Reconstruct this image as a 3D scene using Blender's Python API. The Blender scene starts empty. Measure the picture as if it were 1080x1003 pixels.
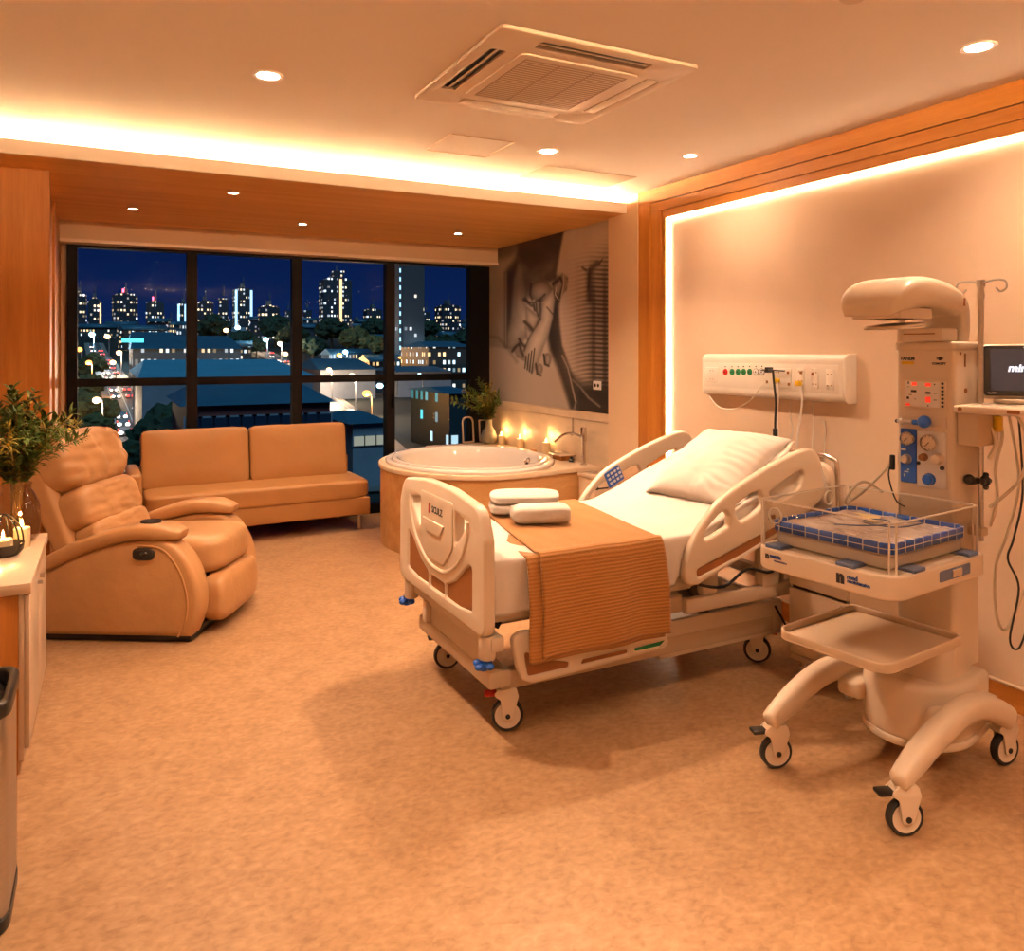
import bpy, bmesh, math, random
import numpy as np
from mathutils import Vector as V, Matrix, noise
PI = math.pi
SC = bpy.context.scene
COL = SC.collection
random.seed(7)

# ---------------------------------------------------------------- camera numbers (1080 x 1003 frame)
FPX, CX, HY, CAMZ = 826.0, 540.0, 370.0, 1.55
YAW = math.atan(425 / 826)
SN, CS = math.sin(YAW), math.cos(YAW)
def ray(x, y):
    a = (x - CX) / FPX
    return V((SN + a * CS, CS - a * SN, (HY - y) / FPX))
def atZ(x, y, z):
    r = ray(x, y); t = (z - CAMZ) / r.z
    return V((r.x * t, r.y * t, z))
def atX(x, y, X):
    r = ray(x, y); t = X / r.x
    return V((X, r.y * t, CAMZ + r.z * t))
def atY(x, y, Y):
    r = ray(x, y); t = Y / r.y
    return V((r.x * t, Y, CAMZ + r.z * t))
def toPx(X, Y, Z):
    d = X * SN + Y * CS; a = X * CS - Y * SN
    return CX + FPX * a / d, HY - FPX * (Z - CAMZ) / d

# ---------------------------------------------------------------- shapes
def rp(pts, r, seg=5):
    """polygon with rounded corners; pts (u,v) or (u,v,r)"""
    out = []; n = len(pts)
    for i in range(n):
        p0 = V(pts[i - 1][:2]); p1 = V(pts[i][:2]); p2 = V(pts[(i + 1) % n][:2])
        rr = pts[i][2] if len(pts[i]) > 2 else r
        a = p0 - p1; b = p2 - p1
        la, lb = a.length, b.length
        if rr <= 0 or la < 1e-6 or lb < 1e-6:
            out.append(tuple(p1)); continue
        a /= la; b /= lb
        c = min(1, max(-1, a.dot(b))); ang = math.acos(c)
        if ang > 3.05:
            out.append(tuple(p1)); continue
        d = min(rr / math.tan(ang / 2), la * .48, lb * .48)
        s = p1 + a * d; e = p1 + b * d
        for k in range(seg + 1):
            t = k / seg
            out.append(tuple(s * (1 - t) ** 2 + p1 * 2 * t * (1 - t) + e * t * t))
    return out
def spl(pts, n=6, closed=False):
    """Catmull-Rom through points"""
    P = [V(p) for p in pts]; m = len(P); out = []
    for i in range(m if closed else m - 1):
        if closed:
            a, b, c, d = P[i - 1], P[i], P[(i + 1) % m], P[(i + 2) % m]
        else:
            a, b, c, d = P[max(0, i - 1)], P[i], P[i + 1], P[min(m - 1, i + 2)]
        for k in range(n):
            t = k / n
            out.append(.5 * (2 * b + (c - a) * t + (2 * a - 5 * b + 4 * c - d) * t * t + (3 * b - a - 3 * c + d) * t ** 3))
    if not closed: out.append(P[-1])
    return out
def ell(cx, cy, rx, ry, n=32, a0=0, a1=2 * PI, end=False):
    return [(cx + rx * math.cos(a0 + (a1 - a0) * k / n), cy + ry * math.sin(a0 + (a1 - a0) * k / n)) for k in range(n + (1 if end else 0))]
MYZ = Matrix(((0, 0, 1, 0), (1, 0, 0, 0), (0, 1, 0, 0), (0, 0, 0, 1)))      # (u,v,w) -> y,z,x
MXZ = Matrix(((1, 0, 0, 0), (0, 0, -1, 0), (0, 1, 0, 0), (0, 0, 0, 1)))     # (u,v,w) -> x,z,-y
def T(x, y, z): return Matrix.Translation((x, y, z))
def R(ax, a): return Matrix.Rotation(a, 4, ax)
def S(x, y, z): return Matrix.Diagonal((x, y, z, 1))

class MB:
    def __init__(s): s.bm = bmesh.new(); s.mi = 0
    def _add(s, verts, M=None):
        if M is not None: bmesh.ops.transform(s.bm, matrix=M, verts=verts)
    def _tag(s, fs):
        if s.mi:
            for f in fs: f.material_index = s.mi
    def box(s, x0, x1, y0, y1, z0, z1, bev=0, seg=2, M=None):
        t = bmesh.new()
        bmesh.ops.create_cube(t, size=1)
        bmesh.ops.transform(t, matrix=T((x0 + x1) / 2, (y0 + y1) / 2, (z0 + z1) / 2) @ S(abs(x1 - x0), abs(y1 - y0), abs(z1 - z0)), verts=t.verts)
        if bev: bmesh.ops.bevel(t, geom=list(t.edges), offset=bev, segments=seg, affect='EDGES', profile=.5)
        s.join(t, M); return s
    def join(s, t, M=None):
        if M is not None: bmesh.ops.transform(t, matrix=M, verts=t.verts)
        me = bpy.data.meshes.new('tmp')
        if s.mi:
            for f in t.faces: f.material_index = s.mi
        t.to_mesh(me); t.free()
        s.bm.from_mesh(me); bpy.data.meshes.remove(me)
    def cyl(s, a, b, r, r2=None, n=16, bev=0):
        a, b = V(a), V(b); d = b - a
        t = bmesh.new()
        bmesh.ops.create_cone(t, cap_ends=True, segments=n, radius1=r, radius2=r if r2 is None else r2, depth=d.length)
        if bev:
            ed = [e for e in t.edges if len(e.link_faces) == 2 and e.calc_face_angle(0) > 1]
            bmesh.ops.bevel(t, geom=ed, offset=bev, segments=2, affect='EDGES', profile=.5)
        s.join(t, T(*((a + b) / 2)) @ d.to_track_quat('Z', 'Y').to_matrix().to_4x4()); return s
    def ball(s, c, r, n=16, M=None):
        t = bmesh.new(); rr = r if hasattr(r, '__len__') else (r, r, r)
        bmesh.ops.create_uvsphere(t, u_segments=n, v_segments=max(6, n // 2 + 2), radius=1)
        s.join(t, (M if M is not None else Matrix()) @ T(*c) @ S(*rr)); return s
    def lathe(s, prof, n=32, M=None, sx=1, sy=1):
        t = bmesh.new(); rows = []
        for r, z in prof:
            if r < 1e-5: rows.append([t.verts.new((0, 0, z))])
            else: rows.append([t.verts.new((r * sx * math.cos(2 * PI * k / n), r * sy * math.sin(2 * PI * k / n), z)) for k in range(n)])
        for A, B in zip(rows, rows[1:]):
            for k in range(n):
                k2 = (k + 1) % n
                q = ([A[0]] if len(A) == 1 else [A[k], A[k2]]) + ([B[0]] if len(B) == 1 else [B[k2], B[k]])
                if len(q) > 2: t.faces.new(q)
        bmesh.ops.recalc_face_normals(t, faces=t.faces)
        s.join(t, M); return s
    def tube(s, pts, r, n=8, closed=False, sub=0, cap=True):
        P = [V(p) for p in pts]
        if sub: P = spl(P, sub, closed)
        m = len(P); rr = r if hasattr(r, '__len__') else None
        t = bmesh.new(); rows = []; nrm = None
        for i in range(m):
            if closed: d = P[(i + 1) % m] - P[i - 1]
            else: d = P[min(m - 1, i + 1)] - P[max(0, i - 1)]
            d.normalize()
            if nrm is None:
                nrm = d.orthogonal().normalized()
            else:
                nrm = nrm - d * nrm.dot(d)
                if nrm.length < 1e-6: nrm = d.orthogonal()
                nrm.normalize()
            bi = d.cross(nrm)
            if rr:
                q = i / (m - 1) * (len(rr) - 1); k = min(int(q), len(rr) - 2); ri = rr[k] + (rr[k + 1] - rr[k]) * (q - k)
            else: ri = r
            rows.append([t.verts.new(P[i] + (nrm * math.cos(2 * PI * k / n) + bi * math.sin(2 * PI * k / n)) * ri) for k in range(n)])
        for i in range(m if closed else m - 1):
            A, B = rows[i], rows[(i + 1) % m]
            for k in range(n): t.faces.new((A[k], A[(k + 1) % n], B[(k + 1) % n], B[k]))
        if not closed and cap: t.faces.new(rows[0][::-1]); t.faces.new(rows[-1])
        bmesh.ops.recalc_face_normals(t, faces=t.faces)
        s.join(t); return s
    def plate(s, loops, depth, bev=0, M=None, res=2):
        """flat plate with holes: loops[0] outline, others holes; centred on w=0"""
        cu = bpy.data.curves.new('tmp', 'CURVE'); cu.dimensions = '2D'; cu.fill_mode = 'BOTH'
        cu.extrude = max(0, depth / 2 - bev); cu.bevel_depth = bev; cu.bevel_resolution = res; cu.offset = -bev
        for lp in loops:
            sp = cu.splines.new('POLY'); sp.points.add(len(lp) - 1); sp.use_cyclic_u = True
            for i, p in enumerate(lp): sp.points[i].co = (p[0], p[1], 0, 1)
        ob = bpy.data.objects.new('tmp', cu); COL.objects.link(ob)
        s._eval(ob, M); return s
    def _eval(s, ob, M):
        dg = bpy.context.evaluated_depsgraph_get(); dg.update()
        me = bpy.data.meshes.new_from_object(ob.evaluated_get(dg))
        t = bmesh.new(); t.from_mesh(me); bpy.data.meshes.remove(me)
        d = ob.data; bpy.data.objects.remove(ob); bpy.data.curves.remove(d)
        bmesh.ops.remove_doubles(t, verts=t.verts, dist=1e-6)
        s.join(t, M)
    def text(s, txt, size, M, depth=.0006, align='CENTER', shear=0, bold=0):
        cu = bpy.data.curves.new('tmp', 'FONT'); cu.body = txt; cu.size = size; cu.extrude = depth
        cu.align_x = align; cu.align_y = 'CENTER'; cu.shear = shear; cu.offset = bold; cu.resolution_u = 3
        ob = bpy.data.objects.new('tmp', cu); COL.objects.link(ob)
        s._eval(ob, M); return s
    def grid(s, f, nu, nv, closeu=False, closev=False):
        t = bmesh.new()
        vs = [[t.verts.new(f(i / (nu if closeu else nu - 1), j / (nv if closev else nv - 1))) for j in range(nv)] for i in range(nu)]
        for i in range(nu if closeu else nu - 1):
            for j in range(nv if closev else nv - 1):
                a, b = (i + 1) % nu, (j + 1) % nv
                t.faces.new((vs[i][j], vs[a][j], vs[a][b], vs[i][b]))
        s.join(t); return s
    def cushion(s, size, M, e=4, n=12, fn=None):
        """superellipsoid box of half sizes; fn moves a unit point before scaling"""
        t = bmesh.new(); bmesh.ops.create_cube(t, size=2)
        bmesh.ops.subdivide_edges(t, edges=t.edges, cuts=n - 1, use_grid_fill=True)
        for v in t.verts:
            p = v.co; k = (abs(p.x) ** e + abs(p.y) ** e + abs(p.z) ** e) ** (1 / e)
            q = p / k
            if fn: q = fn(q)
            v.co = V((q.x * size[0], q.y * size[1], q.z * size[2]))
        s.join(t, M); return s
    def loft(s, path, sect, ups=V((0, 0, 1)), cap=True, scale=None):
        """sweep a closed section (a,b) along path; a along side, b along up"""
        P = [V(p) for p in path]; m = len(P); t = bmesh.new(); rows = []
        for i in range(m):
            d = (P[min(m - 1, i + 1)] - P[max(0, i - 1)]).normalized()
            side = d.cross(ups).normalized(); up = side.cross(d)
            k = scale[i] if scale else 1
            rows.append([t.verts.new(P[i] + side * a * k + up * b * k) for a, b in sect])
        n = len(sect)
        for A, B in zip(rows, rows[1:]):
            for k in range(n): t.faces.new((A[k], A[(k + 1) % n], B[(k + 1) % n], B[k]))
        if cap: t.faces.new(rows[0][::-1]); t.faces.new(rows[-1])
        bmesh.ops.recalc_face_normals(t, faces=t.faces)
        s.join(t); return s
    def build(s, name, mat, parent=None, smooth=True, ang=38, label=None, mods=None):
        me = bpy.data.meshes.new(name)
        s.bm.to_mesh(me); s.bm.free()
        for m in (mat if isinstance(mat, (list, tuple)) else [mat]): me.materials.append(m)
        if smooth:
            me.polygons.foreach_set('use_smooth', [True] * len(me.polygons))
            me.set_sharp_from_angle(angle=math.radians(ang))
        o = bpy.data.objects.new(name, me); COL.objects.link(o)
        if parent is not None: o.parent = parent
        if label: o['label'] = label
        return o

def tag(o, label, cat, group=None, kind=None):
    o['label'] = label; o['category'] = cat
    if group: o['group'] = group
    if kind: o['kind'] = kind
    return o
def thing(name, label, cat, loc=(0, 0, 0), rz=0, group=None):
    o = bpy.data.objects.new(name, None); COL.objects.link(o); o.empty_display_size = .1
    o.location = loc; o.rotation_euler = (0, 0, rz)
    return tag(o, label, cat, group)
def struct(o): o['kind'] = 'structure'; return o
def dup(o, parent=None):
    c = o.copy(); COL.objects.link(c)
    if parent is not None: c.parent = parent
    for ch in list(o.children): dup(ch, c)
    return c
def nth(i):
    return ['first', 'second', 'third', 'fourth', 'fifth', 'sixth', 'seventh', 'eighth', 'ninth', 'tenth', 'eleventh', 'twelfth', 'thirteenth', 'fourteenth', 'fifteenth', 'sixteenth', 'seventeenth', 'eighteenth', 'nineteenth', 'twentieth', 'twenty-first', 'twenty-second', 'twenty-third', 'twenty-fourth', 'twenty-fifth', 'twenty-sixth', 'twenty-seventh', 'twenty-eighth', 'twenty-ninth', 'thirtieth'][i]

# ---------------------------------------------------------------- materials
def nodes(name):
    m = bpy.data.materials.new(name); m.use_nodes = True
    nt = m.node_tree; return m, nt, nt.nodes['Principled BSDF']
def mat(name, col, rough=.5, metal=0, var=.06, scale=8, bump=0, bscale=60, stretch=(1, 1, 1), spec=None, coat=0, detail=4, sheen=0, trans=0):
    m, nt, b = nodes(name); N, L = nt.nodes, nt.links
    tc = N.new('ShaderNodeTexCoord'); mp = N.new('ShaderNodeMapping'); mp.inputs['Scale'].default_value = stretch
    L.new(tc.outputs['Object'], mp.inputs['Vector'])
    nz = N.new('ShaderNodeTexNoise'); nz.inputs['Scale'].default_value = scale; nz.inputs['Detail'].default_value = detail
    L.new(mp.outputs['Vector'], nz.inputs['Vector'])
    cr = N.new('ShaderNodeValToRGB')
    c = V(col)
    cr.color_ramp.elements[0].position = .3; cr.color_ramp.elements[1].position = .7
    cr.color_ramp.elements[0].color = (*(c * (1 - var)), 1); cr.color_ramp.elements[1].color = (*[min(1, q) for q in c * (1 + var)], 1)
    L.new(nz.outputs['Fac'], cr.inputs['Fac']); L.new(cr.outputs['Color'], b.inputs['Base Color'])
    b.inputs['Roughness'].default_value = rough; b.inputs['Metallic'].default_value = metal
    if spec is not None: b.inputs['Specular IOR Level'].default_value = spec
    if coat: b.inputs['Coat Weight'].default_value = coat; b.inputs['Coat Roughness'].default_value = .15
    if sheen: b.inputs['Sheen Weight'].default_value = sheen
    if bump:
        n2 = N.new('ShaderNodeTexNoise'); n2.inputs['Scale'].default_value = bscale; n2.inputs['Detail'].default_value = 3
        L.new(mp.outputs['Vector'], n2.inputs['Vector'])
        bp = N.new('ShaderNodeBump'); bp.inputs['Strength'].default_value = bump; bp.inputs['Distance'].default_value = .01
        L.new(n2.outputs['Fac'], bp.inputs['Height']); L.new(bp.outputs['Normal'], b.inputs['Normal'])
    return m
def emat(name, col, st):
    m, nt, b = nodes(name)
    b.inputs['Base Color'].default_value = (*col, 1)
    b.inputs['Emission Color'].default_value = (*col, 1); b.inputs['Emission Strength'].default_value = st
    return m
def wood(name, c0, c1, axis='z', rough=.42, sc=1.0):
    m, nt, b = nodes(name); N, L = nt.nodes, nt.links
    tc = N.new('ShaderNodeTexCoord'); mp = N.new('ShaderNodeMapping')
    st = {'z': (9, 9, .5), 'x': (.5, 9, 9), 'y': (9, .5, 9)}[axis]
    mp.inputs['Scale'].default_value = [q * sc for q in st]
    L.new(tc.outputs['Object'], mp.inputs['Vector'])
    a = N.new('ShaderNodeTexNoise'); a.inputs['Scale'].default_value = 1.3; a.inputs['Detail'].default_value = 6; a.inputs['Distortion'].default_value = .4
    f = N.new('ShaderNodeTexNoise'); f.inputs['Scale'].default_value = 14; f.inputs['Detail'].default_value = 3
    L.new(mp.outputs['Vector'], a.inputs['Vector']); L.new(mp.outputs['Vector'], f.inputs['Vector'])
    mx = N.new('ShaderNodeMath'); mx.operation = 'MULTIPLY_ADD'; mx.inputs[1].default_value = .3
    L.new(f.outputs['Fac'], mx.inputs[0]); L.new(a.outputs['Fac'], mx.inputs[2])
    cr = N.new('ShaderNodeValToRGB'); cr.color_ramp.elements[0].position = .45; cr.color_ramp.elements[1].position = .85
    cr.color_ramp.elements[0].color = (*c0, 1); cr.color_ramp.elements[1].color = (*c1, 1)
    L.new(mx.outputs[0], cr.inputs['Fac']); L.new(cr.outputs['Color'], b.inputs['Base Color'])
    b.inputs['Roughness'].default_value = rough
    return m
def glassy(name, col, gloss, rough=.02, tint=1.0):
    """thin clear sheet: mostly see-through with a little mirror"""
    m = bpy.data.materials.new(name); m.use_nodes = True; nt = m.node_tree; N, L = nt.nodes, nt.links
    N.remove(N['Principled BSDF']); out = N['Material Output']
    t = N.new('ShaderNodeBsdfTransparent'); t.inputs['Color'].default_value = (*col, 1)
    g = N.new('ShaderNodeBsdfGlossy'); g.inputs['Roughness'].default_value = rough
    mx = N.new('ShaderNodeMixShader')
    if gloss < .02: mx.inputs[0].default_value = gloss
    else:       # the same from either side of the sheet
        lw = N.new('ShaderNodeLayerWeight'); lw.inputs['Blend'].default_value = .5
        pw = N.new('ShaderNodeMath'); pw.operation = 'POWER'; pw.inputs[1].default_value = 4
        ma = N.new('ShaderNodeMath'); ma.operation = 'MULTIPLY_ADD'; ma.inputs[1].default_value = gloss * 2.2; ma.inputs[2].default_value = gloss * .25
        L.new(lw.outputs['Facing'], pw.inputs[0]); L.new(pw.outputs[0], ma.inputs[0]); L.new(ma.outputs[0], mx.inputs[0])
    L.new(t.outputs[0], mx.inputs[1]); L.new(g.outputs[0], mx.inputs[2]); L.new(mx.outputs[0], out.inputs['Surface'])
    return m

M_ = {}
M_['wall'] = mat('wall_paint', (.80, .62, .47), .7, var=.03, scale=3, bump=.02, bscale=200)
M_['ceil'] = mat('ceiling_paint', (.92, .82, .73), .8, var=.015, scale=2)
M_['pillar'] = mat('pillar_paint', (.80, .59, .39), .6, var=.02, scale=3)
M_['beige'] = mat('bulkhead_paint', (.60, .42, .27), .7, var=.03, scale=3)
M_['oak'] = wood('oak_veneer', (.42, .145, .018), (.60, .25, .045), 'z')
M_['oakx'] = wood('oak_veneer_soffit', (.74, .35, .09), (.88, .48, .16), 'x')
M_['oaky'] = wood('oak_veneer_frame', (.44, .155, .022), (.62, .27, .055), 'y')
M_['oakdeck'] = wood('tub_panel_veneer', (.47, .24, .085), (.62, .36, .15), 'x', rough=.35)
M_['lam'] = mat('cream_laminate', (.74, .58, .43), .28, var=.03, scale=5, coat=.2)
M_['stone'] = mat('travertine_tile', (.74, .58, .41), .42, var=.10, scale=5, stretch=(1, 1, 2.5), detail=8)
M_['plastic'] = mat('cream_plastic', (.78, .66, .53), .35, var=.02, scale=4)
M_['plastic2'] = mat('darker_beige_plastic', (.60, .47, .34), .45, var=.03, scale=4)  # deeper beige for chassis, trays, brackets and the bedside cabinet
M_['metalw'] = mat('painted_steel', (.66, .54, .42), .4, var=.03, scale=6)
M_['brown'] = mat('brown_insert', (.30, .115, .035), .5, var=.06, scale=20)
M_['sheet'] = mat('white_cotton', (.76, .70, .645), .85, var=.02, scale=6, bump=.12, bscale=30, sheen=.2)
M_['towel'] = mat('white_terry', (.80, .745, .69), .95, var=.03, scale=60, bump=.6, bscale=350, sheen=.4)
M_['leather'] = mat('tan_leather', (.52, .29, .13), .38, var=.07, scale=6, bump=.35, bscale=16)
M_['leather2'] = mat('tan_sofa_leather', (.46, .235, .085), .42, var=.05, scale=5, bump=.10, bscale=30)
M_['chrome'] = mat('chrome', (.78, .75, .72), .16, 1, var=.02)
M_['steel'] = mat('brushed_steel', (.62, .58, .54), .32, 1, var=.05, stretch=(1, 1, 20))
M_['rubber'] = mat('black_rubber', (.018, .016, .015), .6, var=.1)
M_['black'] = mat('black_plastic', (.012, .012, .013), .35, var=.1)
M_['frame'] = mat('black_aluminium', (.004, .004, .005), .5, var=.1, spec=.12)
M_['blue'] = mat('blue_plastic', (.010, .095, .52), .35, var=.05)
M_['bluegrey'] = mat('blue_grey_plastic', (.10, .15, .30), .4, var=.05)
M_['red'] = mat('red_plastic', (.55, .02, .015), .4, var=.05)
M_['green'] = mat('green_plastic', (.02, .22, .08), .4, var=.05)
M_['yellow'] = mat('yellow_plastic', (.75, .5, .02), .4, var=.05)
M_['grey'] = mat('dark_gap_grey', (.10, .085, .07), .6, var=.1)
M_['tub'] = mat('tub_acrylic', (.88, .82, .76), .12, var=.01, coat=.4)
M_['wax'] = mat('candle_wax', (.85, .68, .42), .5, var=.03)
M_['ceramic'] = mat('dark_ceramic', (.03, .022, .016), .25, var=.1)
M_['vaseg'] = mat('grey_glaze', (.30, .28, .22), .3, var=.15, scale=20)
M_['leaf'] = mat('leaf_green', (.07, .12, .015), .5, var=.4, scale=14)
M_['leaf2'] = mat('yellow_leaf', (.30, .25, .03), .5, var=.3, scale=14)
M_['stem'] = mat('twig', (.20, .11, .04), .7, var=.2)
M_['acrylic'] = glassy('clear_acrylic', (.93, .92, .90), .12)
M_['vglass'] = glassy('vase_glass', (.90, .86, .80), .22)
M_['pane'] = glassy('window_glass', (.93, .95, 1), .0025)
M_['tube'] = mat('clear_tubing', (.72, .62, .48), .25, var=.05)
M_['ink'] = mat('dark_print', (.03, .025, .03), .5, var=.05)
M_['inkblue'] = mat('blue_print', (.015, .06, .28), .5, var=.05)
M_['white'] = mat('white_print', (.85, .82, .80), .5, var=.02)
M_['screen'] = emat('dark_screen_glass', (.020, .022, .032), .55)
M_['glow'] = emat('screen_letters', (.75, .85, 1), .7)
M_['led'] = emat('red_digits', (1, .05, .02), .45)
M_['strip'] = emat('warm_led_strip', (1, .60, .29), 330)
M_['rearfill'] = emat('added_rear_fill_strip', (1, .62, .31), 850)  # added fill behind the viewpoint, stronger than the visible cove strip
M_['strip2'] = emat('warm_white_led_strip', (1, .70, .44), 18)
M_['lamp'] = emat('downlight_lens', (1, .82, .60), 40)
M_['flame'] = emat('candle_flame', (1, .58, .18), 60)
def bandmat(name, c0, c1, sc, axis='X', rough=.8, bump=.5, tone=.35):
    m, nt, b = nodes(name); N, L = nt.nodes, nt.links
    tc = N.new('ShaderNodeTexCoord'); w = N.new('ShaderNodeTexWave'); w.bands_direction = axis
    w.inputs['Scale'].default_value = sc; w.inputs['Distortion'].default_value = 1.2; w.inputs['Detail'].default_value = 2; w.inputs['Detail Scale'].default_value = 3
    L.new(tc.outputs['UV'], w.inputs['Vector'])
    nz = N.new('ShaderNodeTexNoise'); nz.inputs['Scale'].default_value = 9; L.new(tc.outputs['Object'], nz.inputs['Vector'])
    mx = N.new('ShaderNodeMix'); mx.data_type = 'FLOAT'; mx.inputs[0].default_value = 1 - tone
    L.new(w.outputs['Fac'], mx.inputs[2]); L.new(nz.outputs['Fac'], mx.inputs[3])
    cr = N.new('ShaderNodeValToRGB'); cr.color_ramp.elements[0].color = (*c0, 1); cr.color_ramp.elements[1].color = (*c1, 1)
    cr.color_ramp.elements[0].position = .15; cr.color_ramp.elements[1].position = .8
    L.new(mx.outputs[0], cr.inputs['Fac']); L.new(cr.outputs['Color'], b.inputs['Base Color'])
    bp = N.new('ShaderNodeBump'); bp.inputs['Strength'].default_value = bump; bp.inputs['Distance'].default_value = .006
    L.new(w.outputs['Fac'], bp.inputs['Height']); L.new(bp.outputs['Normal'], b.inputs['Normal'])
    b.inputs['Roughness'].default_value = rough; b.inputs['Sheen Weight'].default_value = .3
    return m
M_['blanket'] = bandmat('ribbed_mustard_blanket', (.37, .155, .03), (.45, .205, .046), 24, 'Y', bump=.35, tone=.55)

def floor_mat():
    m, nt, b = nodes('vinyl_floor'); N, L = nt.nodes, nt.links
    tc = N.new('ShaderNodeTexCoord')
    a = N.new('ShaderNodeTexNoise'); a.inputs['Scale'].default_value = 7; a.inputs['Detail'].default_value = 12; a.inputs['Roughness'].default_value = .72
    mp = N.new('ShaderNodeMapping'); mp.inputs['Scale'].default_value = (.9, 1.3, 1); mp.inputs['Rotation'].default_value = (0, 0, .5)
    L.new(tc.outputs['Object'], a.inputs['Vector']); L.new(tc.outputs['Object'], mp.inputs['Vector'])
    f = N.new('ShaderNodeTexNoise'); f.inputs['Scale'].default_value = 34; f.inputs['Detail'].default_value = 6; f.inputs['Distortion'].default_value = .5
    L.new(mp.outputs['Vector'], f.inputs['Vector'])
    mx = N.new('ShaderNodeMix'); mx.data_type = 'FLOAT'; mx.inputs[0].default_value = .5
    L.new(a.outputs['Fac'], mx.inputs[2]); L.new(f.outputs['Fac'], mx.inputs[3])
    cr = N.new('ShaderNodeValToRGB'); e = cr.color_ramp.elements
    e[0].position = .34; e[0].color = (.285, .158, .078, 1); e[1].position = .66; e[1].color = (.49, .315, .18, 1)
    k = e.new(.5); k.color = (.40, .24, .125, 1)
    L.new(mx.outputs[0], cr.inputs['Fac']); L.new(cr.outputs['Color'], b.inputs['Base Color'])
    b.inputs['Roughness'].default_value = .36; b.inputs['Specular IOR Level'].default_value = .45
    return m
M_['floor'] = floor_mat()
M_['pad'] = mat('pale_pad', (.62, .56, .56), .45, var=.12, scale=12, bump=.2, bscale=18)
M_['padfilm'] = mat('crinkled_pad_film', (.60, .54, .53), .22, var=.14, scale=14, bump=.25, bscale=26)
M_['film'] = glassy('crinkled_film', (.90, .88, .87), .35, .12)
M_['edge'] = mat('polished_edge', (.80, .74, .66), .2, var=.02)
M_['acrylicw'] = mat('frosted_acrylic', (.66, .60, .54), .25, var=.03)
M_['wall2'] = mat('bounce_wall_paint', (.88, .76, .64), .7, var=.02, scale=3)  # unseen left and rear walls, lightened to bounce more light to the ceiling
M_['paper'] = mat('pale_yellow_paper', (.80, .66, .36), .7, var=.03)
M_['acp'] = mat('air_conditioner_plastic', (.70, .57, .45), .5, var=.02)
M_['grille'] = mat('beige_grille', (.42, .31, .22), .7, var=.03)
M_['hatch'] = mat('hatch_paint', (.62, .47, .35), .7, var=.02)
M_['panelw'] = mat('panel_white', (.86, .80, .72), .35, var=.02)
# ================================================================ the room
CEIL = 2.70; SOF = 2.575; XW = 3.47; YW = 7.28; XL = -.80; YR = -1.6
def sbox(name, m, *a, bev=0):
    return struct(MB().box(*a, bev=bev).build(name, m))
sbox('floor', M_['floor'], XL - .1, XW + .13, YR - .1, YW + .1, -.12, 0)
sbox('ceiling', M_['ceil'], XL - .1, XW + .13, YR - .1, 5.12, CEIL, CEIL + .1)
sbox('trim_1', M_['ceil'], XL, XW, 5.10, 5.12, SOF + .015, CEIL)                  # back of the cove
sbox('trim_2', M_['ceil'], XL, 3.43, 4.80, 4.82, SOF, 2.65)                     # cove fascia
sbox('soffit', M_['oakx'], XL, XW, 4.82, YW + .1, SOF, SOF + .015)
sbox('wall_right', M_['wall'], XW, XW + .13, YR, YW + .1, 0, CEIL)
sbox('wall_left', M_['wall2'], XL - .1, XL, YR, 5.2, 0, CEIL)
sbox('wall_rear', M_['wall2'], XL - .1, XW + .13, YR - .1, YR, 0, CEIL)
sbox('trim_3', M_['pillar'], 3.43, XW, 4.66, 5.04, 0, CEIL)                       # pilaster beside the mural
# wood lined alcove wall on the left, with its front panel
sbox('wall_alcove', M_['oak'], XL, -.345, 5.20, YW, 0, SOF)
w = struct(MB().box(XL, -.30, 5.165, 5.20, 0, SOF).build('trim_4', M_['oak']))
sbox('trim_5', M_['lam'], -.345, -.325, 5.20, 5.24, 0, SOF)
sbox('trim_6', M_['oak'], -.345, -.330, 6.2, 6.26, 0, SOF)
# back wall: blind box, reveals
sbox('wall_back', M_['beige'], XL - .1, -.295, YW, YW + .1, 0, SOF)
sbox('trim_7', M_['beige'], -.345, XW, 7.05, YW, 2.41, SOF)
sbox('trim_8', M_['lam'], -.345, XW, 7.035, 7.05, 2.405, 2.43)
# ---- wooden portal round the bed-head wall
def portal(name, x, z0, z1, y0, y1, mh, mv):
    mb = MB().box(x, XW, YR, y1, z0, z1)
    mb.mi = 1; mb.box(x, XW, y0, y1, 0, z0 - .0005)
    return struct(mb.build(name, [mh, mv]))
portal('trim_9', 3.435, 2.603, CEIL, 4.524, 4.66, M_['oaky'], M_['oak'])
portal('trim_10', 3.441, 2.535, 2.598, 4.408, 4.519, M_['oaky'], M_['oak'])
portal('trim_11', 3.450, 2.480, 2.533, 4.366, 4.404, M_['oaky'], M_['oak'])
# light strips
o = MB().box(3.456, 3.468, -1.5, 4.360, 2.462, 2.478).build('led_strip', M_['strip2']); tag(o, 'glowing white light strip along the top of the bed-head wall', 'light strip')
o = MB().box(3.456, 3.468, 4.338, 4.364, .12, 2.464).build('led_strip', M_['strip2']); tag(o, 'upright glowing white light strip beside the wooden jamb', 'light strip')
o = thing('led_strip', 'long amber cove light strip above the wooden soffit', 'light strip', (0, 4.903, SOF + .015))
MB().box(XL + .05, 3.42, -.009, .009, .050, .072).build('glowing_strip', M_['strip'], o); MB().box(XL + .05, 3.42, -.012, .012, 0, .049).build('profile', M_['metalw'], o)
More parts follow.
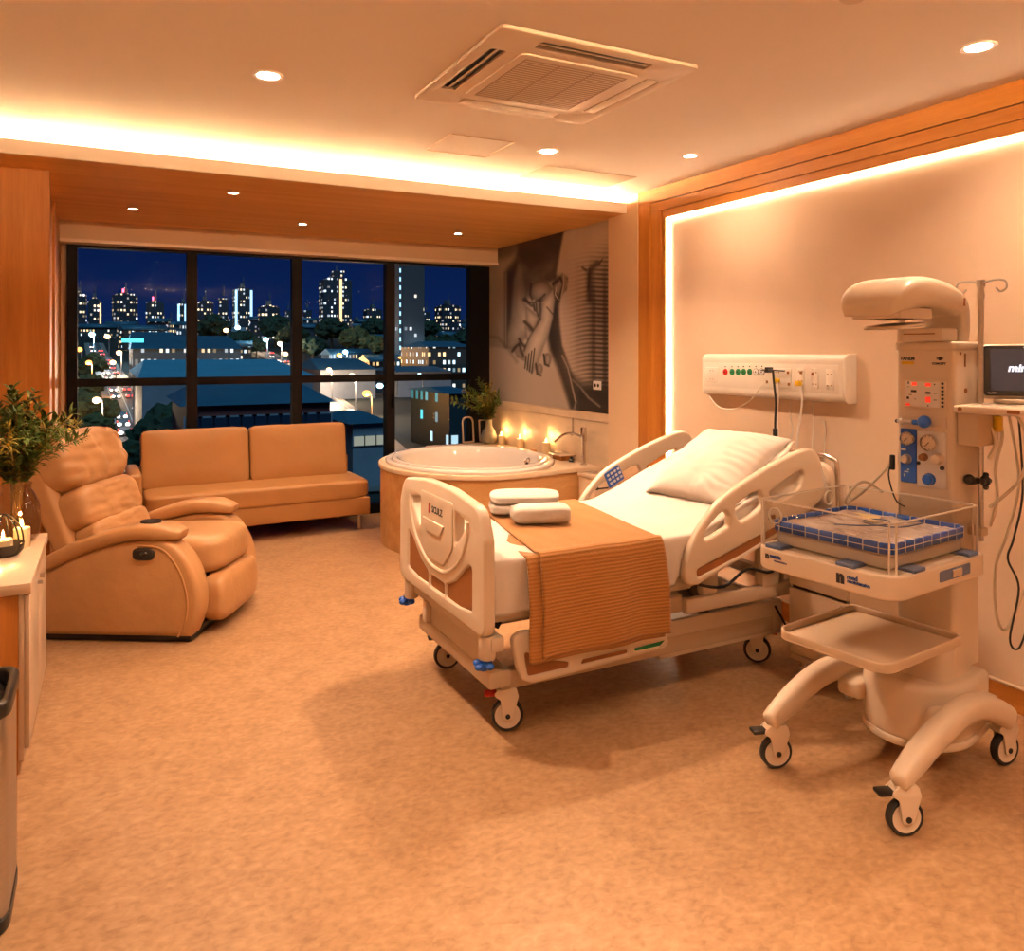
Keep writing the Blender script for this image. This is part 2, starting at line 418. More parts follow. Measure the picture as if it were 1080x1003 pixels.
# unseen rear cove, added and made brighter than the front one to lift the ceiling
sbox('trim_15', M_['ceil'], XL, XW, -.92, -.90, SOF, 2.65); sbox('added_soffit_rear', M_['oakx'], XL, XW, YR, -.92, SOF, SOF + .015)
o = thing('led_strip', 'long amber fill strip in an unseen rear cove, added to brighten the ceiling', 'light strip', (0, -1.003, SOF + .015))
MB().box(XL + .05, 3.42, -.009, .009, .050, .072).build('glowing_strip', M_['rearfill'], o); MB().box(XL + .05, 3.42, -.012, .012, 0, .049).build('profile', M_['metalw'], o)
sbox('baseboard_right', M_['oaky'], 3.452, XW, YR, 4.36, 0, .105)
sbox('trim_12', M_['lam'], 3.450, XW, YR, 4.36, .105, .112)
# tile splash behind the tub, with its ledge
sbox('trim_13', M_['stone'], 3.452, XW, 5.04, YW, .30, .985)
sbox('trim_14', M_['stone'], 3.446, XW, 5.04, YW, .989, 1.05)

# ---- window wall: four bays over two rows
win = bpy.data.objects.new('window_1', None); COL.objects.link(win); struct(win)
XM = [-.265, .635, 1.525, 2.412, 3.31]
mb = MB()
for i, x in enumerate(XM):
    wd = .075 if i in (0,) else .085
    if i == 4: mb.box(3.25, XW, YW - .04, YW + .06, 0, 2.42)
    else: mb.box(x - wd / 2, x + wd / 2, YW - .04, YW + .06, 0, 2.42)
mb.box(-.30, XW, YW - .035, YW + .055, 2.39, 2.45); mb.box(-.30, XW, YW - .035, YW + .055, 0, .09)
mb.box(-.30, XW, YW - .037, YW + .057, 1.257, 1.322)
mb.build('window_frame', M_['frame'], win)
MB().box(2.425, 2.445, YW - .075, YW - .04, 1.0, 1.14, bev=.005).build('window_handle', M_['frame'], win)
for i in range(4):
    x0 = XM[i] + .03; x1 = (XM[i + 1] - .03) if i < 3 else 3.26
    for z0, z1 in ((.08, 1.26), (1.315, 2.40)):
        MB().grid(lambda u, v: V((x0 + (x1 - x0) * u, YW + .012, z0 + (z1 - z0) * v)), 2, 2).build('pane', M_['pane'], win, smooth=False)

# ---- ceiling lights
def area(name, loc, energy, col, size, spread=150):
    l = bpy.data.lights.new(name, 'AREA'); l.shape = 'DISK'; l.size = size; l.energy = energy; l.color = col; l.spread = math.radians(spread)
    o = bpy.data.objects.new(name, l); COL.objects.link(o); o.location = loc; return o
WARM = (1, .64, .395)
def downlight(x, y, z, r, e, label, group=None, spread=125):
    t = thing('downlight', label, 'ceiling light', (x, y, z), 0, group)
    MB().lathe([(r * 1.02, -.004), (r * 1.35, -.007), (r * 1.4, -.002), (r * 1.4, .0)], 28).build('trim_ring', M_['ceil'] if z > 2.6 else M_['lam'], t)
    MB().cyl((0, 0, -.0045), (0, 0, -.0005), r, n=28).build('lens', M_['lamp'], t)
    l = area('lamp', (0, 0, -.012), e, WARM, r * 2, spread); l.parent = t
DL = [(.59, 3.37, .045, 'round ceiling downlight at upper left, alone in the plain ceiling'),
      (2.244, 3.908, .046, 'ceiling downlight between the air conditioner and the square ceiling hatch'),
      (3.043, 3.62, .034, 'small ceiling downlight close to the wooden portal, above the bed'),
      (2.921, 1.825, .045, 'ceiling downlight at upper right above the warmer')]
for k, (x, y, r, lb) in enumerate(DL): downlight(x, y, CEIL, r, (24, 26, 4.5, 8)[k], lb, None, (125, 120, 150, 130)[k])
for x, y in ((.6, .9), (2.4, -.2), (.6, -.4)):
    downlight(x, y, CEIL, .045, 16, 'recessed ceiling downlight behind the viewpoint, not in the picture', 'downlights behind the viewpoint', 95)
for (x, y, lb) in ((.152, 6.269, 'soffit spotlight farthest to the left above the sofa'), (.715, 5.334, 'soffit spotlight nearest to the cove edge, above the recliner'),
                   (1.388, 6.392, 'soffit spotlight over the middle of the sofa'), (2.705, 6.287, 'soffit spotlight over the round bathtub')):
    downlight(x, y, SOF, .028, 8, lb)
# ---- air conditioner cassette
ac = thing('ceiling_air_conditioner', 'square white cassette air conditioner set in the ceiling', 'air conditioner', (1.665, 2.895, CEIL))
h = .445
mb = MB()
mb.plate([rp([(-h, -h), (h, -h), (h, h), (-h, h)], .03)] + [rp([(c - dx, d - dy), (c + dx, d - dy), (c + dx, d + dy), (c - dx, d + dy)], .012) for c, d, dx, dy in ((-.36, 0, .032, .25), (.36, 0, .032, .25), (0, -.36, .25, .032), (0, .36, .25, .032))], .016, .004, T(0, 0, -.010))
mb.build('cover_panel', M_['acp'], ac)
MB().box(-.42, .42, -.42, .42, -.0035, -.001).build('dark_duct', M_['black'], ac)
for c, d, dx, dy, tl in ((-.36, 0, .006, .245, 1), (.36, 0, .030, .245, 0), (0, -.36, .245, .006, 1), (0, .36, .245, .030, 0)):
    MB().box(c - dx, c + dx, d - dy, d + dy, -.020 if not tl else -.014, -.010, bev=.003).build('louver', M_['acp'], ac)
mb = MB(); mb.plate([rp([(-.275, -.275), (.275, -.275), (.275, .275), (-.275, .275)], .03)], .010, .003, T(0, 0, -.021)); mb.build('intake_panel', M_['acp'], ac)
mb = MB()
for k in range(22):
    a = -.232 + .464 * k / 21
    mb.box(-.235, .235, a - .0055, a + .0055, -.0268, -.0262); 
for a in (-.235, -.08, .08, .235): mb.box(a - .004, a + .004, -.237, .237, -.0272, -.0262)
mb.build('intake_grille', M_['grille'], ac)
o = MB().box(2.41, 3.10, 4.22, 4.58, CEIL - .004, CEIL - .0005).build('ceiling_hatch', M_['hatch']); tag(o, 'flat rectangular access hatch in the ceiling near the cove', 'hatch')
mb = MB(); mb.plate([rp([(-.19, -.19), (.19, -.19), (.19, .19), (-.19, .19)], .004), rp([(-.186, -.186), (.186, -.186), (.186, .186), (-.186, .186)], .004)], .003, 0, T(1.80, 4.02, CEIL - .002))
o = mb.build('inspection_frame', M_['pillar']); tag(o, 'thin square inspection frame outlined in the ceiling', 'hatch')
t = thing('smoke_detector', 'round white smoke detector at the top edge of the picture', 'smoke detector', (2.085, 1.70, CEIL))
MB().lathe([(.0, -.045), (.035, -.045), (.05, -.03), (.06, -.012), (.06, 0)], 28).build('cover', M_['plastic'], t)
MB().lathe([(.062, -.008), (.068, -.006), (.068, 0)], 28).build('base_ring', M_['plastic'], t)

# ---- printed mural
def mural():
    ny, nz = 300, 240
    y0, y1, z0, z1 = 5.045, YW - .005, 1.055, SOF - .003
    ys = np.linspace(y1, y0, ny); zs = np.linspace(z0, z1, nz)
    YY, ZZ = np.meshgrid(ys, zs, indexing='ij')
    X = 3.466
    d = X * SN + YY * CS; a = X * CS - YY * SN
    U = (CX + FPX * a / d - 505) * 7.448; W = (HY - FPX * (ZZ - CAMZ) / d - 230) * 7.448
    G = np.full(U.shape, .60)
    rng = np.random.RandomState(3)
    def fbm(sx, sy, seed):
        r = np.random.RandomState(seed); o = np.zeros_like(U)
        for k in range(4):
            f = 2 ** k; p = r.rand(6) * 6.28
            o += (np.sin(U / sx * f + p[0] + 1.7 * np.sin(W / sy * f * .7 + p[1])) * np.sin(W / sy * f + p[2] + 1.3 * np.sin(U / sx * f * .6 + p[3]))) / f
        return o * .5
    def poly(pts, soft):
        P = np.array(pts, float); n = len(P)
        dist = np.full(U.shape, 1e9); ins = np.zeros(U.shape, bool)
        for i in range(n):
            x1, y1_ = P[i]; x2, y2 = P[(i + 1) % n]
            ex, ey = x2 - x1, y2 - y1_
            t = np.clip(((U - x1) * ex + (W - y1_) * ey) / (ex * ex + ey * ey + 1e-9), 0, 1)
            dist = np.minimum(dist, np.hypot(U - x1 - t * ex, W - y1_ - t * ey))
            c = ((y1_ > W) != (y2 > W)) & (U < ex * (W - y1_) / (ey if abs(ey) > 1e-9 else 1e-9) + x1)
            ins ^= c
        sd = np.where(ins, dist, -dist)
        q = np.clip(sd / soft * .5 + .5, 0, 1)
        return q * q * (3 - 2 * q), sd
    def line(pts, wd):
        dist = np.full(U.shape, 1e9)
        for (x1, y1_), (x2, y2) in zip(pts, pts[1:]):
            ex, ey = x2 - x1, y2 - y1_
            t = np.clip(((U - x1) * ex + (W - y1_) * ey) / (ex * ex + ey * ey + 1e-9), 0, 1)
            dist = np.minimum(dist, np.hypot(U - x1 - t * ex, W - y1_ - t * ey))
        return np.exp(-(dist / wd) ** 2)
    def lay(pts, val, soft, round_=0, rw=60):
        nonlocal G
        m, sd = poly(pts, soft)
        v = val if not callable(val) else val()
        if round_: v = v * (1 - round_ * np.exp(-np.clip(sd, 0, None) / rw))
        G = G * (1 - m) + v * m
    # cloth at the left and dark backdrop
    lay([(-60, 300), (320, 150), (330, 330), (215, 450), (215, 1020), (-60, 1000)], lambda: .52 + .10 * fbm(90, 500, 1), 14)
    lay([(-60, 300), (10, 380), (45, 470), (60, 560), (30, 760), (10, 980), (-60, 1000)], .03, 50)
    lay([(-60, 200), (320, 100), (310, 270), (170, 330), (-60, 385)], lambda: .33 + .1 * fbm(60, 60, 2), 40)
    lay([(300, 180), (700, 60), (672, 110), (605, 470), (560, 500), (420, 480), (340, 400), (300, 290)], lambda: .15 + .10 * fbm(110, 90, 4), 24)
    lay([(330, 330), (400, 400), (600, 330), (600, 470), (440, 520), (400, 620), (350, 640), (330, 480)], lambda: .27 + .10 * fbm(60, 70, 5), 40)
    lay([(210, 430), (300, 300), (330, 340), (285, 480), (260, 800), (235, 1000), (212, 1010)], .16, 34)
    # big hand
    lay([(318, 365), (335, 470), (350, 620), (380, 690), (480, 790), (440, 860), (350, 960), (270, 1048), (215, 1010), (222, 900), (262, 800), (285, 520)], lambda: .55 + .08 * fbm(70, 130, 6), 20, .35, 45)
    lay([(372, 700), (470, 775), (470, 800), (430, 880), (370, 815)], .60, 12, .4, 22)
    lay([(362, 850), (425, 900), (400, 960), (372, 950)], .60, 12, .4, 18)
    lay([(318, 960), (378, 1000), (352, 1075), (325, 1030)], .58, 12, .4, 18)
    lay([(270, 1020), (300, 1010), (360, 1090), (355, 1120), (300, 1090)], .5, 14, .4, 18)
    lay(ell(488, 572, 88, 84, 24), .56, 12, .55, 40)
    lay([(415, 680), (440, 670), (445, 735), (425, 720)], .5, 8); lay([(455, 670), (475, 665), (485, 760), (460, 740)], .5, 8)
    for p, w_ in (([(350, 640), (385, 660), (430, 665), (480, 640), (520, 600)], 9), ([(360, 815), (395, 850), (435, 895)], 13), ([(318, 950), (345, 1000), (365, 1010)], 10), ([(262, 1048), (290, 1010), (320, 985)], 10), ([(318, 1000), (335, 1050), (355, 1085)], 10), ([(482, 650), (487, 720), (490, 795)], 16), ([(365, 630), (390, 670), (415, 690)], 10), ([(430, 680), (440, 725)], 9), ([(450, 670), (455, 735), (470, 770)], 8), ([(410, 520), (402, 600), (420, 640)], 9), ([(480, 800), (440, 880), (395, 950), (360, 1040)], 10)):
        G *= 1 - .66 * line(p, w_)
    # dark gap right of the small arm
    lay([(600, 470), (640, 640), (630, 700), (640, 850), (660, 960), (720, 1150), (770, 1290), (770, 1480), (725, 1500), (690, 1400), (620, 1180), (560, 1040), (540, 930), (570, 640)], .09, 26)
    # infant arm and foot
    lay([(575, 560), (592, 575), (600, 640), (582, 790), (545, 930), (505, 1020), (470, 1130), (420, 1222), (395, 1205), (362, 1110), (352, 1060), (400, 930), (485, 800), (500, 660), (535, 610)], lambda: .68 + .04 * fbm(40, 60, 7), 12, .4, 34)
    lay([(580, 500), (660, 430), (690, 470), (700, 530), (650, 640), (620, 640), (585, 560)], .50, 14, .3, 30)
    for p, w_ in (([(585, 520), (640, 470), (665, 520), (630, 630)], 12), ([(690, 440), (705, 520), (685, 570)], 9), ([(600, 590), (630, 650)], 10)): G *= 1 - .8 * line(p, w_)
    G = np.maximum(G, .75 * line([(610, 540), (600, 600), (625, 640)], 5)); G = np.maximum(G, .6 * line([(665, 450), (668, 520), (650, 620)], 9))
    for c in ((540, 1110, 28, 50), (478, 1185, 24, 40)):
        lay(ell(*c, 20), .55, 9, .5, 14)
        G *= 1 - .8 * (line([(c[0] - 30, c[1] - 40), (c[0] - 20, c[1] + 40), (c[0] + 10, c[1] + 52)], 7) + 0)
    for k in range(4): G *= 1 - .75 * line([(372 + 22 * k, 1085 - 20 * k), (362 + 18 * k, 1180 + 12 * k)], 5)
    G *= 1 - .5 * line([(535, 700), (580, 755)], 6)
    # cloth at the right and knitted wool
    lay([(668, 110), (1100, -40), (1100, 1600), (800, 1540), (770, 1300), (655, 1000), (635, 760), (640, 640), (690, 560), (700, 470), (650, 420), (612, 440)], lambda: .64 + .07 * fbm(120, 600, 8), 14)
    kn, sd = poly([(800, 395), (1000, 300), (1100, 260), (1100, 1500), (800, 1360), (700, 1130), (690, 860)], 190)
    ph = (W + U * .10 + 10 * np.sin(U / 60)) / 34 * 2 * np.pi
    st = .5 + .5 * np.sin(ph); dk = np.clip((U - 700) / 350, 0, 1)
    knit = .64 * (1 - .85 * np.clip(dk + .12, 0, 1) * (1 - st) ** 1.2) * (1 - .25 * dk) * (1 - .25 * np.clip(np.sin(U / 17), 0, 1) * dk) * (1 - .35 * np.clip(np.sin((U - 880) / 45 * np.pi), 0, 1) * np.clip((W - 380) / 200, 0, 1) * (U > 850))
    G = G * (1 - kn) + knit * kn
    for p, w_ in (([(815, 390), (845, 412)], 10), ([(870, 640), (868, 520), (870, 440), (890, 390), (930, 355)], 24), ([(940, 365), (970, 325)], 7), ([(870, 400), (860, 560)], 8)): G *= 1 - .58 * line(p, w_)
    lay([(730, 1240), (820, 1300), (1100, 1330), (1100, 1600), (740, 1600), (745, 1400)], lambda: .13 + .05 * fbm(80, 50, 9), 60)
    G = np.maximum(G, .42 * line([(735, 1270), (800, 1330), (860, 1410), (950, 1480)], 12)); G = np.maximum(G, .55 * line([(655, 1080), (700, 1180), (760, 1440)], 10)); G = np.maximum(G, .45 * line([(765, 1440), (750, 1500)], 12))
    lay([(1030, 120), (1100, 60), (1100, 240), (1030, 240)], .06, 10); G = np.maximum(G, .6 * line([(1060, 20), (1030, 230)], 9))
    G = np.maximum(G, .6 * line([(214, 430), (214, 1010)], 4))
    G *= 1 - .18 * line([(20, 920), (150, 940), (215, 1010), (300, 1130)], 14)
    G = np.clip(G * 1.12, .02, .95) ** 2.05
    me = bpy.data.meshes.new('mural_print')
    vs = [(X, float(YY[i, j]), float(ZZ[i, j])) for i in range(ny) for j in range(nz)]
    fs = [(i * nz + j, (i + 1) * nz + j, (i + 1) * nz + j + 1, i * nz + j + 1) for i in range(ny - 1) for j in range(nz - 1)]
    me.from_pydata(vs, [], fs)
    ca = me.color_attributes.new('print', 'FLOAT_COLOR', 'POINT')
    g = G.reshape(-1); arr = np.stack([g * 1.0, g * .84, g * .70, np.ones_like(g)], 1).astype(np.float32)
    ca.data.foreach_set('color', arr.reshape(-1))
    m, nt, b = nodes('mural_ink'); at = nt.nodes.new('ShaderNodeAttribute'); at.attribute_name = 'print'
    nt.links.new(at.outputs['Color'], b.inputs['Base Color']); b.inputs['Roughness'].default_value = .5
    me.materials.append(m)
    o = bpy.data.objects.new('wall_mural', me); COL.objects.link(o)
    tag(o, 'large sepia photo mural of a hand holding a tiny hand beside knitted wool', 'mural')
mural()
# socket on the mural
p = atX(630, 406.5, 3.46)
t = thing('wall_socket', 'small white double socket on the dark corner of the mural', 'socket', (3.464, p.y, p.z))
MB().box(-.010, 0, -.055, .055, -.035, .035, bev=.004).build('face_plate', M_['white'], t)
for s in (-.022, .022): MB().cyl((-.0125, s, 0), (-.008, s, 0), .014, n=16).build('outlet', M_['ink'], t)
# ================================================================ casters
def caster(parent, x, y, ang, r, brake, name='caster', fork=None):
    """swivel caster as a part with wheel and pedal as sub-parts"""
    fm = fork or M_['plastic']
    Mx = T(x, y, 0) @ R('Z', ang)
    mb = MB()
    prof = rp([(-.018, r * .7), (-.030, r * 2.0), (-.060, r * 2.35), (-.030, r * 2.75), (.035, r * 2.75), (.045, r * 2.2), (.018, r * .8)], .012)
    for s in (-1, 1): mb.plate([[(u - .0 + .0, v) for u, v in prof]], .007, .002, Mx @ T(.0, s * .021, 0) @ MXZ)
    mb.plate([rp([(-.055, r * 2.15), (-.035, r * 2.75), (.035, r * 2.75), (.045, r * 2.2), (.0, r * 2.05)], .01)], .046, .006, Mx @ MXZ)
    mb.cyl(Mx @ V((.012, 0, r * 2.6)), Mx @ V((.012, 0, r * 2.75 + .05)), .014, n=14)
    c = mb.build(name, fm, parent)
    mb = MB(); mb.lathe([(r * .80, -.014), (r * .93, -.015), (r, -.009), (r, .009), (r * .93, .015), (r * .80, .014)], 32, Mx @ T(0, 0, r) @ R('X', PI / 2))
    mb.build('tyre', M_['rubber'], c)
    mb = MB(); mb.lathe([(0, -.013), (r * .2, -.016), (r * .75, -.012), (r * .82, -.014), (r * .82, .014), (r * .75, .012), (r * .2, .016), (0, .013)], 28, Mx @ T(0, 0, r) @ R('X', PI / 2))
    mb.build('wheel_disc', fm, c)
    mb = MB(); mb.cyl(Mx @ V((0, -.027, r)), Mx @ V((0, .027, r)), .010, n=12); mb.build('axle', M_['black'], c)
    if brake:
        mb = MB(); mb.box(-.095, -.04, -.022, .022, r * 2.25, r * 2.25 + .014, bev=.004, M=Mx @ T(0, 0, 0)); mb.build('brake_pedal', brake, c)
    return c

# ================================================================ hospital bed, authored round (2.3, 3.2)
BX, BY = 2.30, 3.20
bed = thing('hospital_bed', 'cream hospital bed on casters with its head end raised', 'hospital bed', (BX, BY, 0))
def L(p): return V((p.x - BX, p.y - BY, p.z))
# chassis
mb = MB()
mb.box(-.96, -.86, -.40, .40, .20, .27, bev=.012); mb.box(-.90, .60, -.375, -.315, .175, .255, bev=.012); mb.box(-.90, .60, .315, .375, .175, .255, bev=.012)
mb.box(.50, .60, -.33, .33, .19, .26, bev=.012)
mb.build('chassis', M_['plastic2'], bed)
mb = MB()
mb.box(-.10, .66, -.37, -.345, .155, .325, bev=.012); mb.box(-.10, .66, .345, .37, .155, .325, bev=.012); mb.box(.635, .66, -.37, .37, .155, .325, bev=.012); mb.box(-.10, -.075, -.37, .37, .155, .325, bev=.012)
mb.box(-.09, .65, -.36, .36, .225, .245); mb.box(.40, .62, -.36, .36, .295, .322, bev=.008); mb.box(-.02, .10, -.2, .2, .245, .30, bev=.02)
mb.build('chassis_cover', M_['plastic'], bed)
mb = MB()
for x0, x1 in ((-.62, -.45), (.30, .14)):
    for y in (-.24, .24): mb.box(-.02, .02, y - .02, y + .02, -.02, .34, bev=.006, M=T(x0, 0, .22) @ R('Y', math.atan2(x1 - x0, .3)))
mb.cyl((-.35, 0, .30), (.25, 0, .45), .028); mb.box(-.5, -.3, -.08, .08, .27, .40, bev=.02)
mb.build('lift_columns', M_['grey'], bed)
# mattress deck
mb = MB()
for y in (-.40, .40): mb.box(-.97, .04, y - .025, y + .025, .475, .545, bev=.008)
for k in range(7): mb.box(-.95 + .15 * k, -.90 + .15 * k, -.42, .42, .515, .548, bev=.006)
mb.box(-.97, .04, -.43, .43, .538, .552, bev=.004)
mb.build('mattress_deck', M_['metalw'], bed)
BA = math.radians(21.5)
Mb = T(.02, 0, .545) @ R('Y', -BA)
mb = MB(); mb.box(0, .93, -.43, .43, -.012, .004, bev=.004, M=Mb)
for y in (-.40, .40): mb.box(0, .93, y - .022, y + .022, -.07, -.01, bev=.008, M=Mb)
for x in (.25, .6): mb.box(x, x + .05, -.4, .4, -.06, -.01, bev=.006, M=Mb)
mb.build('backrest_deck', M_['metalw'], bed)
mb = MB()
mb.box(.0, .75, -.44, -.40, .365, .435, bev=.012); mb.box(.0, .75, .40, .44, .365, .435, bev=.012); mb.box(.70, .75, -.43, .43, .37, .43, bev=.01)
mb.box(.10, .20, -.43, -.38, .43, .56, bev=.02); mb.box(.45, .57, -.45, -.38, .42, .62, bev=.025); mb.box(.62, .68, -.42, -.37, .40, .70, bev=.02)
mb.build('upper_frame', M_['metalw'], bed)
mb = MB()
mb.tube([(.05, -.44, .50), (.2, -.455, .47), (.35, -.45, .53), (.5, -.455, .50), (.62, -.45, .58)], .007, sub=5); mb.tube([(.72, -.30, .42), (.78, -.36, .33), (.86, -.38, .36), (.92, -.34, .48)], .006, sub=5)
mb.tube([(.60, -.38, .30), (.72, -.40, .12), (.86, -.36, .10), (1.0, -.3, .16)], .006, sub=5)
mb.build('cables', M_['black'], bed)
# cross bar with bumpers
mb = MB(); mb.box(-.985, -.925, -.47, .47, .375, .435, bev=.012)
for y in (-.43, .43): mb.cyl((-.985, y, .345), (-.985, y, .44), .034, n=18, bev=.006)
mb.box(-1.0, -.97, .20, .24, .29, .39, bev=.006)
mb.box(-.955, -.885, -.30, .30, .26, .40, bev=.01)
mb.build('foot_crossbar', M_['metalw'], bed)
for y in (-.43, .455):
    mb = MB()
    for k in range(4):
        a = k * PI / 2 + .5; mb.ball((-1.0 + .030 * math.cos(a), y + .030 * math.sin(a), .325), (.018, .018, .014), 12)
    mb.cyl((-1.0, y, .305), (-1.0, y, .35), .017, n=14); mb.build('bumper_knob', M_['blue'], bed, label='blue four-lobed knob')
# footboard with U recess, hand slots and brown inserts
fx = -1.0
def foot_pt(zx, zy): p = atX(415 + zx / 5.017, 490 + zy / 5.017, BX + fx - .03); return (p.y - BY, p.z)
out = rp([(-.49, .44, .06), (.49, .44, .06), (.487, .82, .05), (.43, .935, .10), (.15, .968, .2), (-.15, .968, .2), (-.43, .935, .10), (-.487, .82, .05)], .05, 8)
def mirror(l): return [(-u, v) for u, v in l][::-1]
slot = rp([(-.20, .880), (-.315, .862), (-.305, .830), (-.20, .735)], .018)
brn = rp([(-.37, .705, .03), (-.37, .515, .02), (-.24, .500, .02), (-.105, .500, .015), (-.105, .555, .02), (-.2, .590, .08), (-.30, .665, .05)], .02, 6)
mid = rp([(-.085, .500), (.085, .500), (.085, .550), (-.085, .550)], .012)
mb = MB(); mb.plate([out, slot, mirror(slot), brn, mirror(brn), mid], .05, .012, T(fx, 0, 0) @ MYZ, res=3)
mb.build('footboard', M_['plastic'], bed)
mb = MB()
for l in (brn, mirror(brn), mid): mb.plate([l], .03, 0, T(fx, 0, 0) @ MYZ)
mb.build('footboard_inserts', M_['brown'], bed, label='brown inset panels of the footboard')
# raised shield rim and panel
uo = spl([(-.34, .865), (-.325, .79), (-.25, .685), (-.12, .612), (0, .595), (.12, .612), (.25, .685), (.325, .79), (.34, .865)], 6)
mb = MB(); mb.tube([V((fx - .022, u, v)) for u, v in [(p.x, p.y) for p in [V((q[0], q[1])) for q in uo]]], .011, 10)
mb.build('shield_rim', M_['plastic'], bed)
mb = MB(); mb.plate([rp([(-.185, .915, .02), (-.185, .72, .05), (-.08, .625, .06), (.08, .625, .06), (.185, .72, .05), (.185, .915, .02)], .03, 6)], .010, .0045, T(fx - .025, 0, 0) @ MYZ)
mb.plate([rp([(-.12, .80, .0), (.12, .80, 0), (.08, .745, .03), (-.08, .745, .03)], .02)], .012, .005, T(fx - .032, .02, 0) @ MYZ)
mb.build('shield_panel', M_['plastic'], bed)
MTX = T(fx - .0315, 0, 0) @ Matrix(((0, 0, -1, 0), (-1, 0, 0, 0), (0, 1, 0, 0), (0, 0, 0, 1)))
mb = MB(); mb.text('SCULZ', .040, MTX @ T(.02, .850, 0), bold=.001); mb.build('lettering', M_['ink'], bed)
mb = MB(); mb.plate([[(-.012, -.022), (.008, -.022), (.012, .022), (-.008, .022)]], .002, 0, MTX @ T(-.070, .85, 0)); mb.build('emblem', M_['red'], bed, label='small red slanted emblem')
# side rails
def upper_rail(side):
    y = -.47 * side
    # outline in photo pixels, taken off the near rail and placed on its own upright plane
    px = [(722, 612, 4), (727, 578, 0), (741, 548, 0), (762, 523, 0), (800, 497, 0), (835, 478, 0), (852, 473, 0), (861, 481, 0), (864, 500, 0), (862, 528, 0), (800, 575, 0), (743, 610, 0), (733, 616, 0)]
    px = [(x - (0 if x > 730 else 2), yy, 0) for x, yy, _ in px]
    def c(x, yy): p = atY(x, yy, BY - .47); return V((p.x - BX, p.z))
    o = [tuple(p) for p in spl([c(x, yy) for x, yy, _ in px], 5, True)]
    def hole(l, r): return rp([tuple(c(690 + a / 5.014, 440 + b / 5.015)) for a, b in l], r, 5)
    hs = [hole([(243, 655), (262, 590), (330, 510), (362, 490), (385, 520), (380, 575), (300, 625)], .02),
          hole([(415, 500), (420, 460), (500, 400), (545, 385), (560, 420), (560, 470), (500, 520), (440, 555)], .022),
          hole([(605, 430), (590, 395), (680, 330), (765, 275), (778, 300), (760, 360), (710, 410), (620, 460)], .025)]
    ins = hole([(216, 835), (213, 805), (440, 680), (660, 560), (665, 590), (450, 720), (225, 838)], .012)
    M0 = T(0, y, 0) @ MXZ
    mb = MB(); mb.plate([o] + hs + [ins], .042, .013, M0, res=3)
    r = mb.build('side_rail', M_['plastic'], bed)
    mb = MB(); mb.plate([ins], .028, 0, M0); mb.build('rail_insert', M_['brown'], r, label='brown strip in the side rail')
    mb = MB(); ce = c(810, 545); s = -1 if side > 0 else 1
    mb.box(ce.x - .02, ce.x + .02, y + s * .022, y + s * .026, ce.y - .006, ce.y + .012); mb.build('rail_buttons', M_['brown'], r)
    return r
upper_rail(1)
r = upper_rail(-1)
# blue keypad on the inside of the far rail
mb = MB(); kp = Matrix.Identity(4)
kc = V((.22, .47 - .024, .845)); K = T(*kc) @ R('Y', -math.radians(26)) @ MXZ
mb.plate([rp([(-.055, -.045), (.055, -.045), (.055, .045), (-.055, .045)], .008)], .006, .002, K); mb.build('keypad', M_['blue'], r, label='blue keypad on the far rail')
mb = MB()
for i in range(3):
    for j in range(4):
        mb.box(-.042 + .025 * j, -.026 + .025 * j, -.030 + .025 * i, -.016 + .025 * i, .0025, .0045, M=K)
mb.build('keypad_keys', M_['white'], r)
def lower_rail(side):
    y = -.452 * side
    def c(a, b): p = atY(540 + a / 3.857, 560 + b / 3.859, BY - .485); return (p.x - BX, p.z)
    o = rp([c(*q) for q in ((8, 440), (60, 415), (330, 395), (560, 335), (645, 335), (655, 380), (640, 450), (600, 495), (300, 575), (90, 628), (50, 615), (30, 560))], .035, 6)
    tri = rp([c(*q) for q in ((58, 495), (130, 530), (240, 540), (238, 560), (75, 598))], .012, 4)
    sl = rp([c(*q) for q in ((300, 530), (478, 490), (480, 503), (290, 548))], .006, 3)
    gr = rp([c(*q) for q in ((508, 485), (640, 450), (625, 470), (512, 495))], .006, 3)
    M0 = T(0, y, 0) @ MXZ
    mb = MB(); mb.plate([o, tri, sl, gr], .038, .011, M0, res=3); r = mb.build('side_rail', M_['plastic'], bed)
    mb = MB(); mb.plate([tri], .026, 0, M0); mb.plate([sl], .026, 0, M0); mb.build('rail_insert', M_['brown'], r)
    mb = MB(); mb.plate([gr], .026, 0, M0); mb.build('level_gauge', M_['green'], r, label='green level gauge in the rail')
    for x in (-.62, -.25): MB().box(x - .025, x + .025, min(y, y * .8), max(y, y * .8), .33, .37, bev=.006).build('rail_bracket', M_['metalw'], r)
lower_rail(1); lower_rail(-1)
# headboard
mb = MB(); mb.plate([rp([(-.44, .50), (.44, .50), (.42, .98, .09), (-.42, .98, .09)], .05, 6), rp([(-.30, .82), (.30, .82), (.28, .90), (-.28, .90)], .03)], .04, .012, T(.955, 0, 0) @ MYZ)
mb.build('headboard', M_['plastic'], bed)
mb = MB(); mb.tube([(1.0, -.41, .55), (1.0, -.41, .93), (1.0, -.37, 1.0), (1.0, -.2, 1.005), (1.0, .2, 1.005), (1.0, .37, 1.0), (1.0, .41, .93), (1.0, .41, .55)], .013, 10, sub=4)
mb.build('push_bar', M_['chrome'], bed, label='bent chrome push bar')
mb = MB(); mb.box(.70, 1.0, -.30, -.26, .48, .53, bev=.008); mb.box(.70, 1.0, .26, .30, .48, .53, bev=.008); mb.box(.96, 1.02, -.42, .42, .50, .56, bev=.008); mb.box(.70, .74, -.30, -.26, .40, .53); mb.box(.70, .74, .26, .30, .40, .53); mb.build('head_bracket', M_['metalw'], bed)
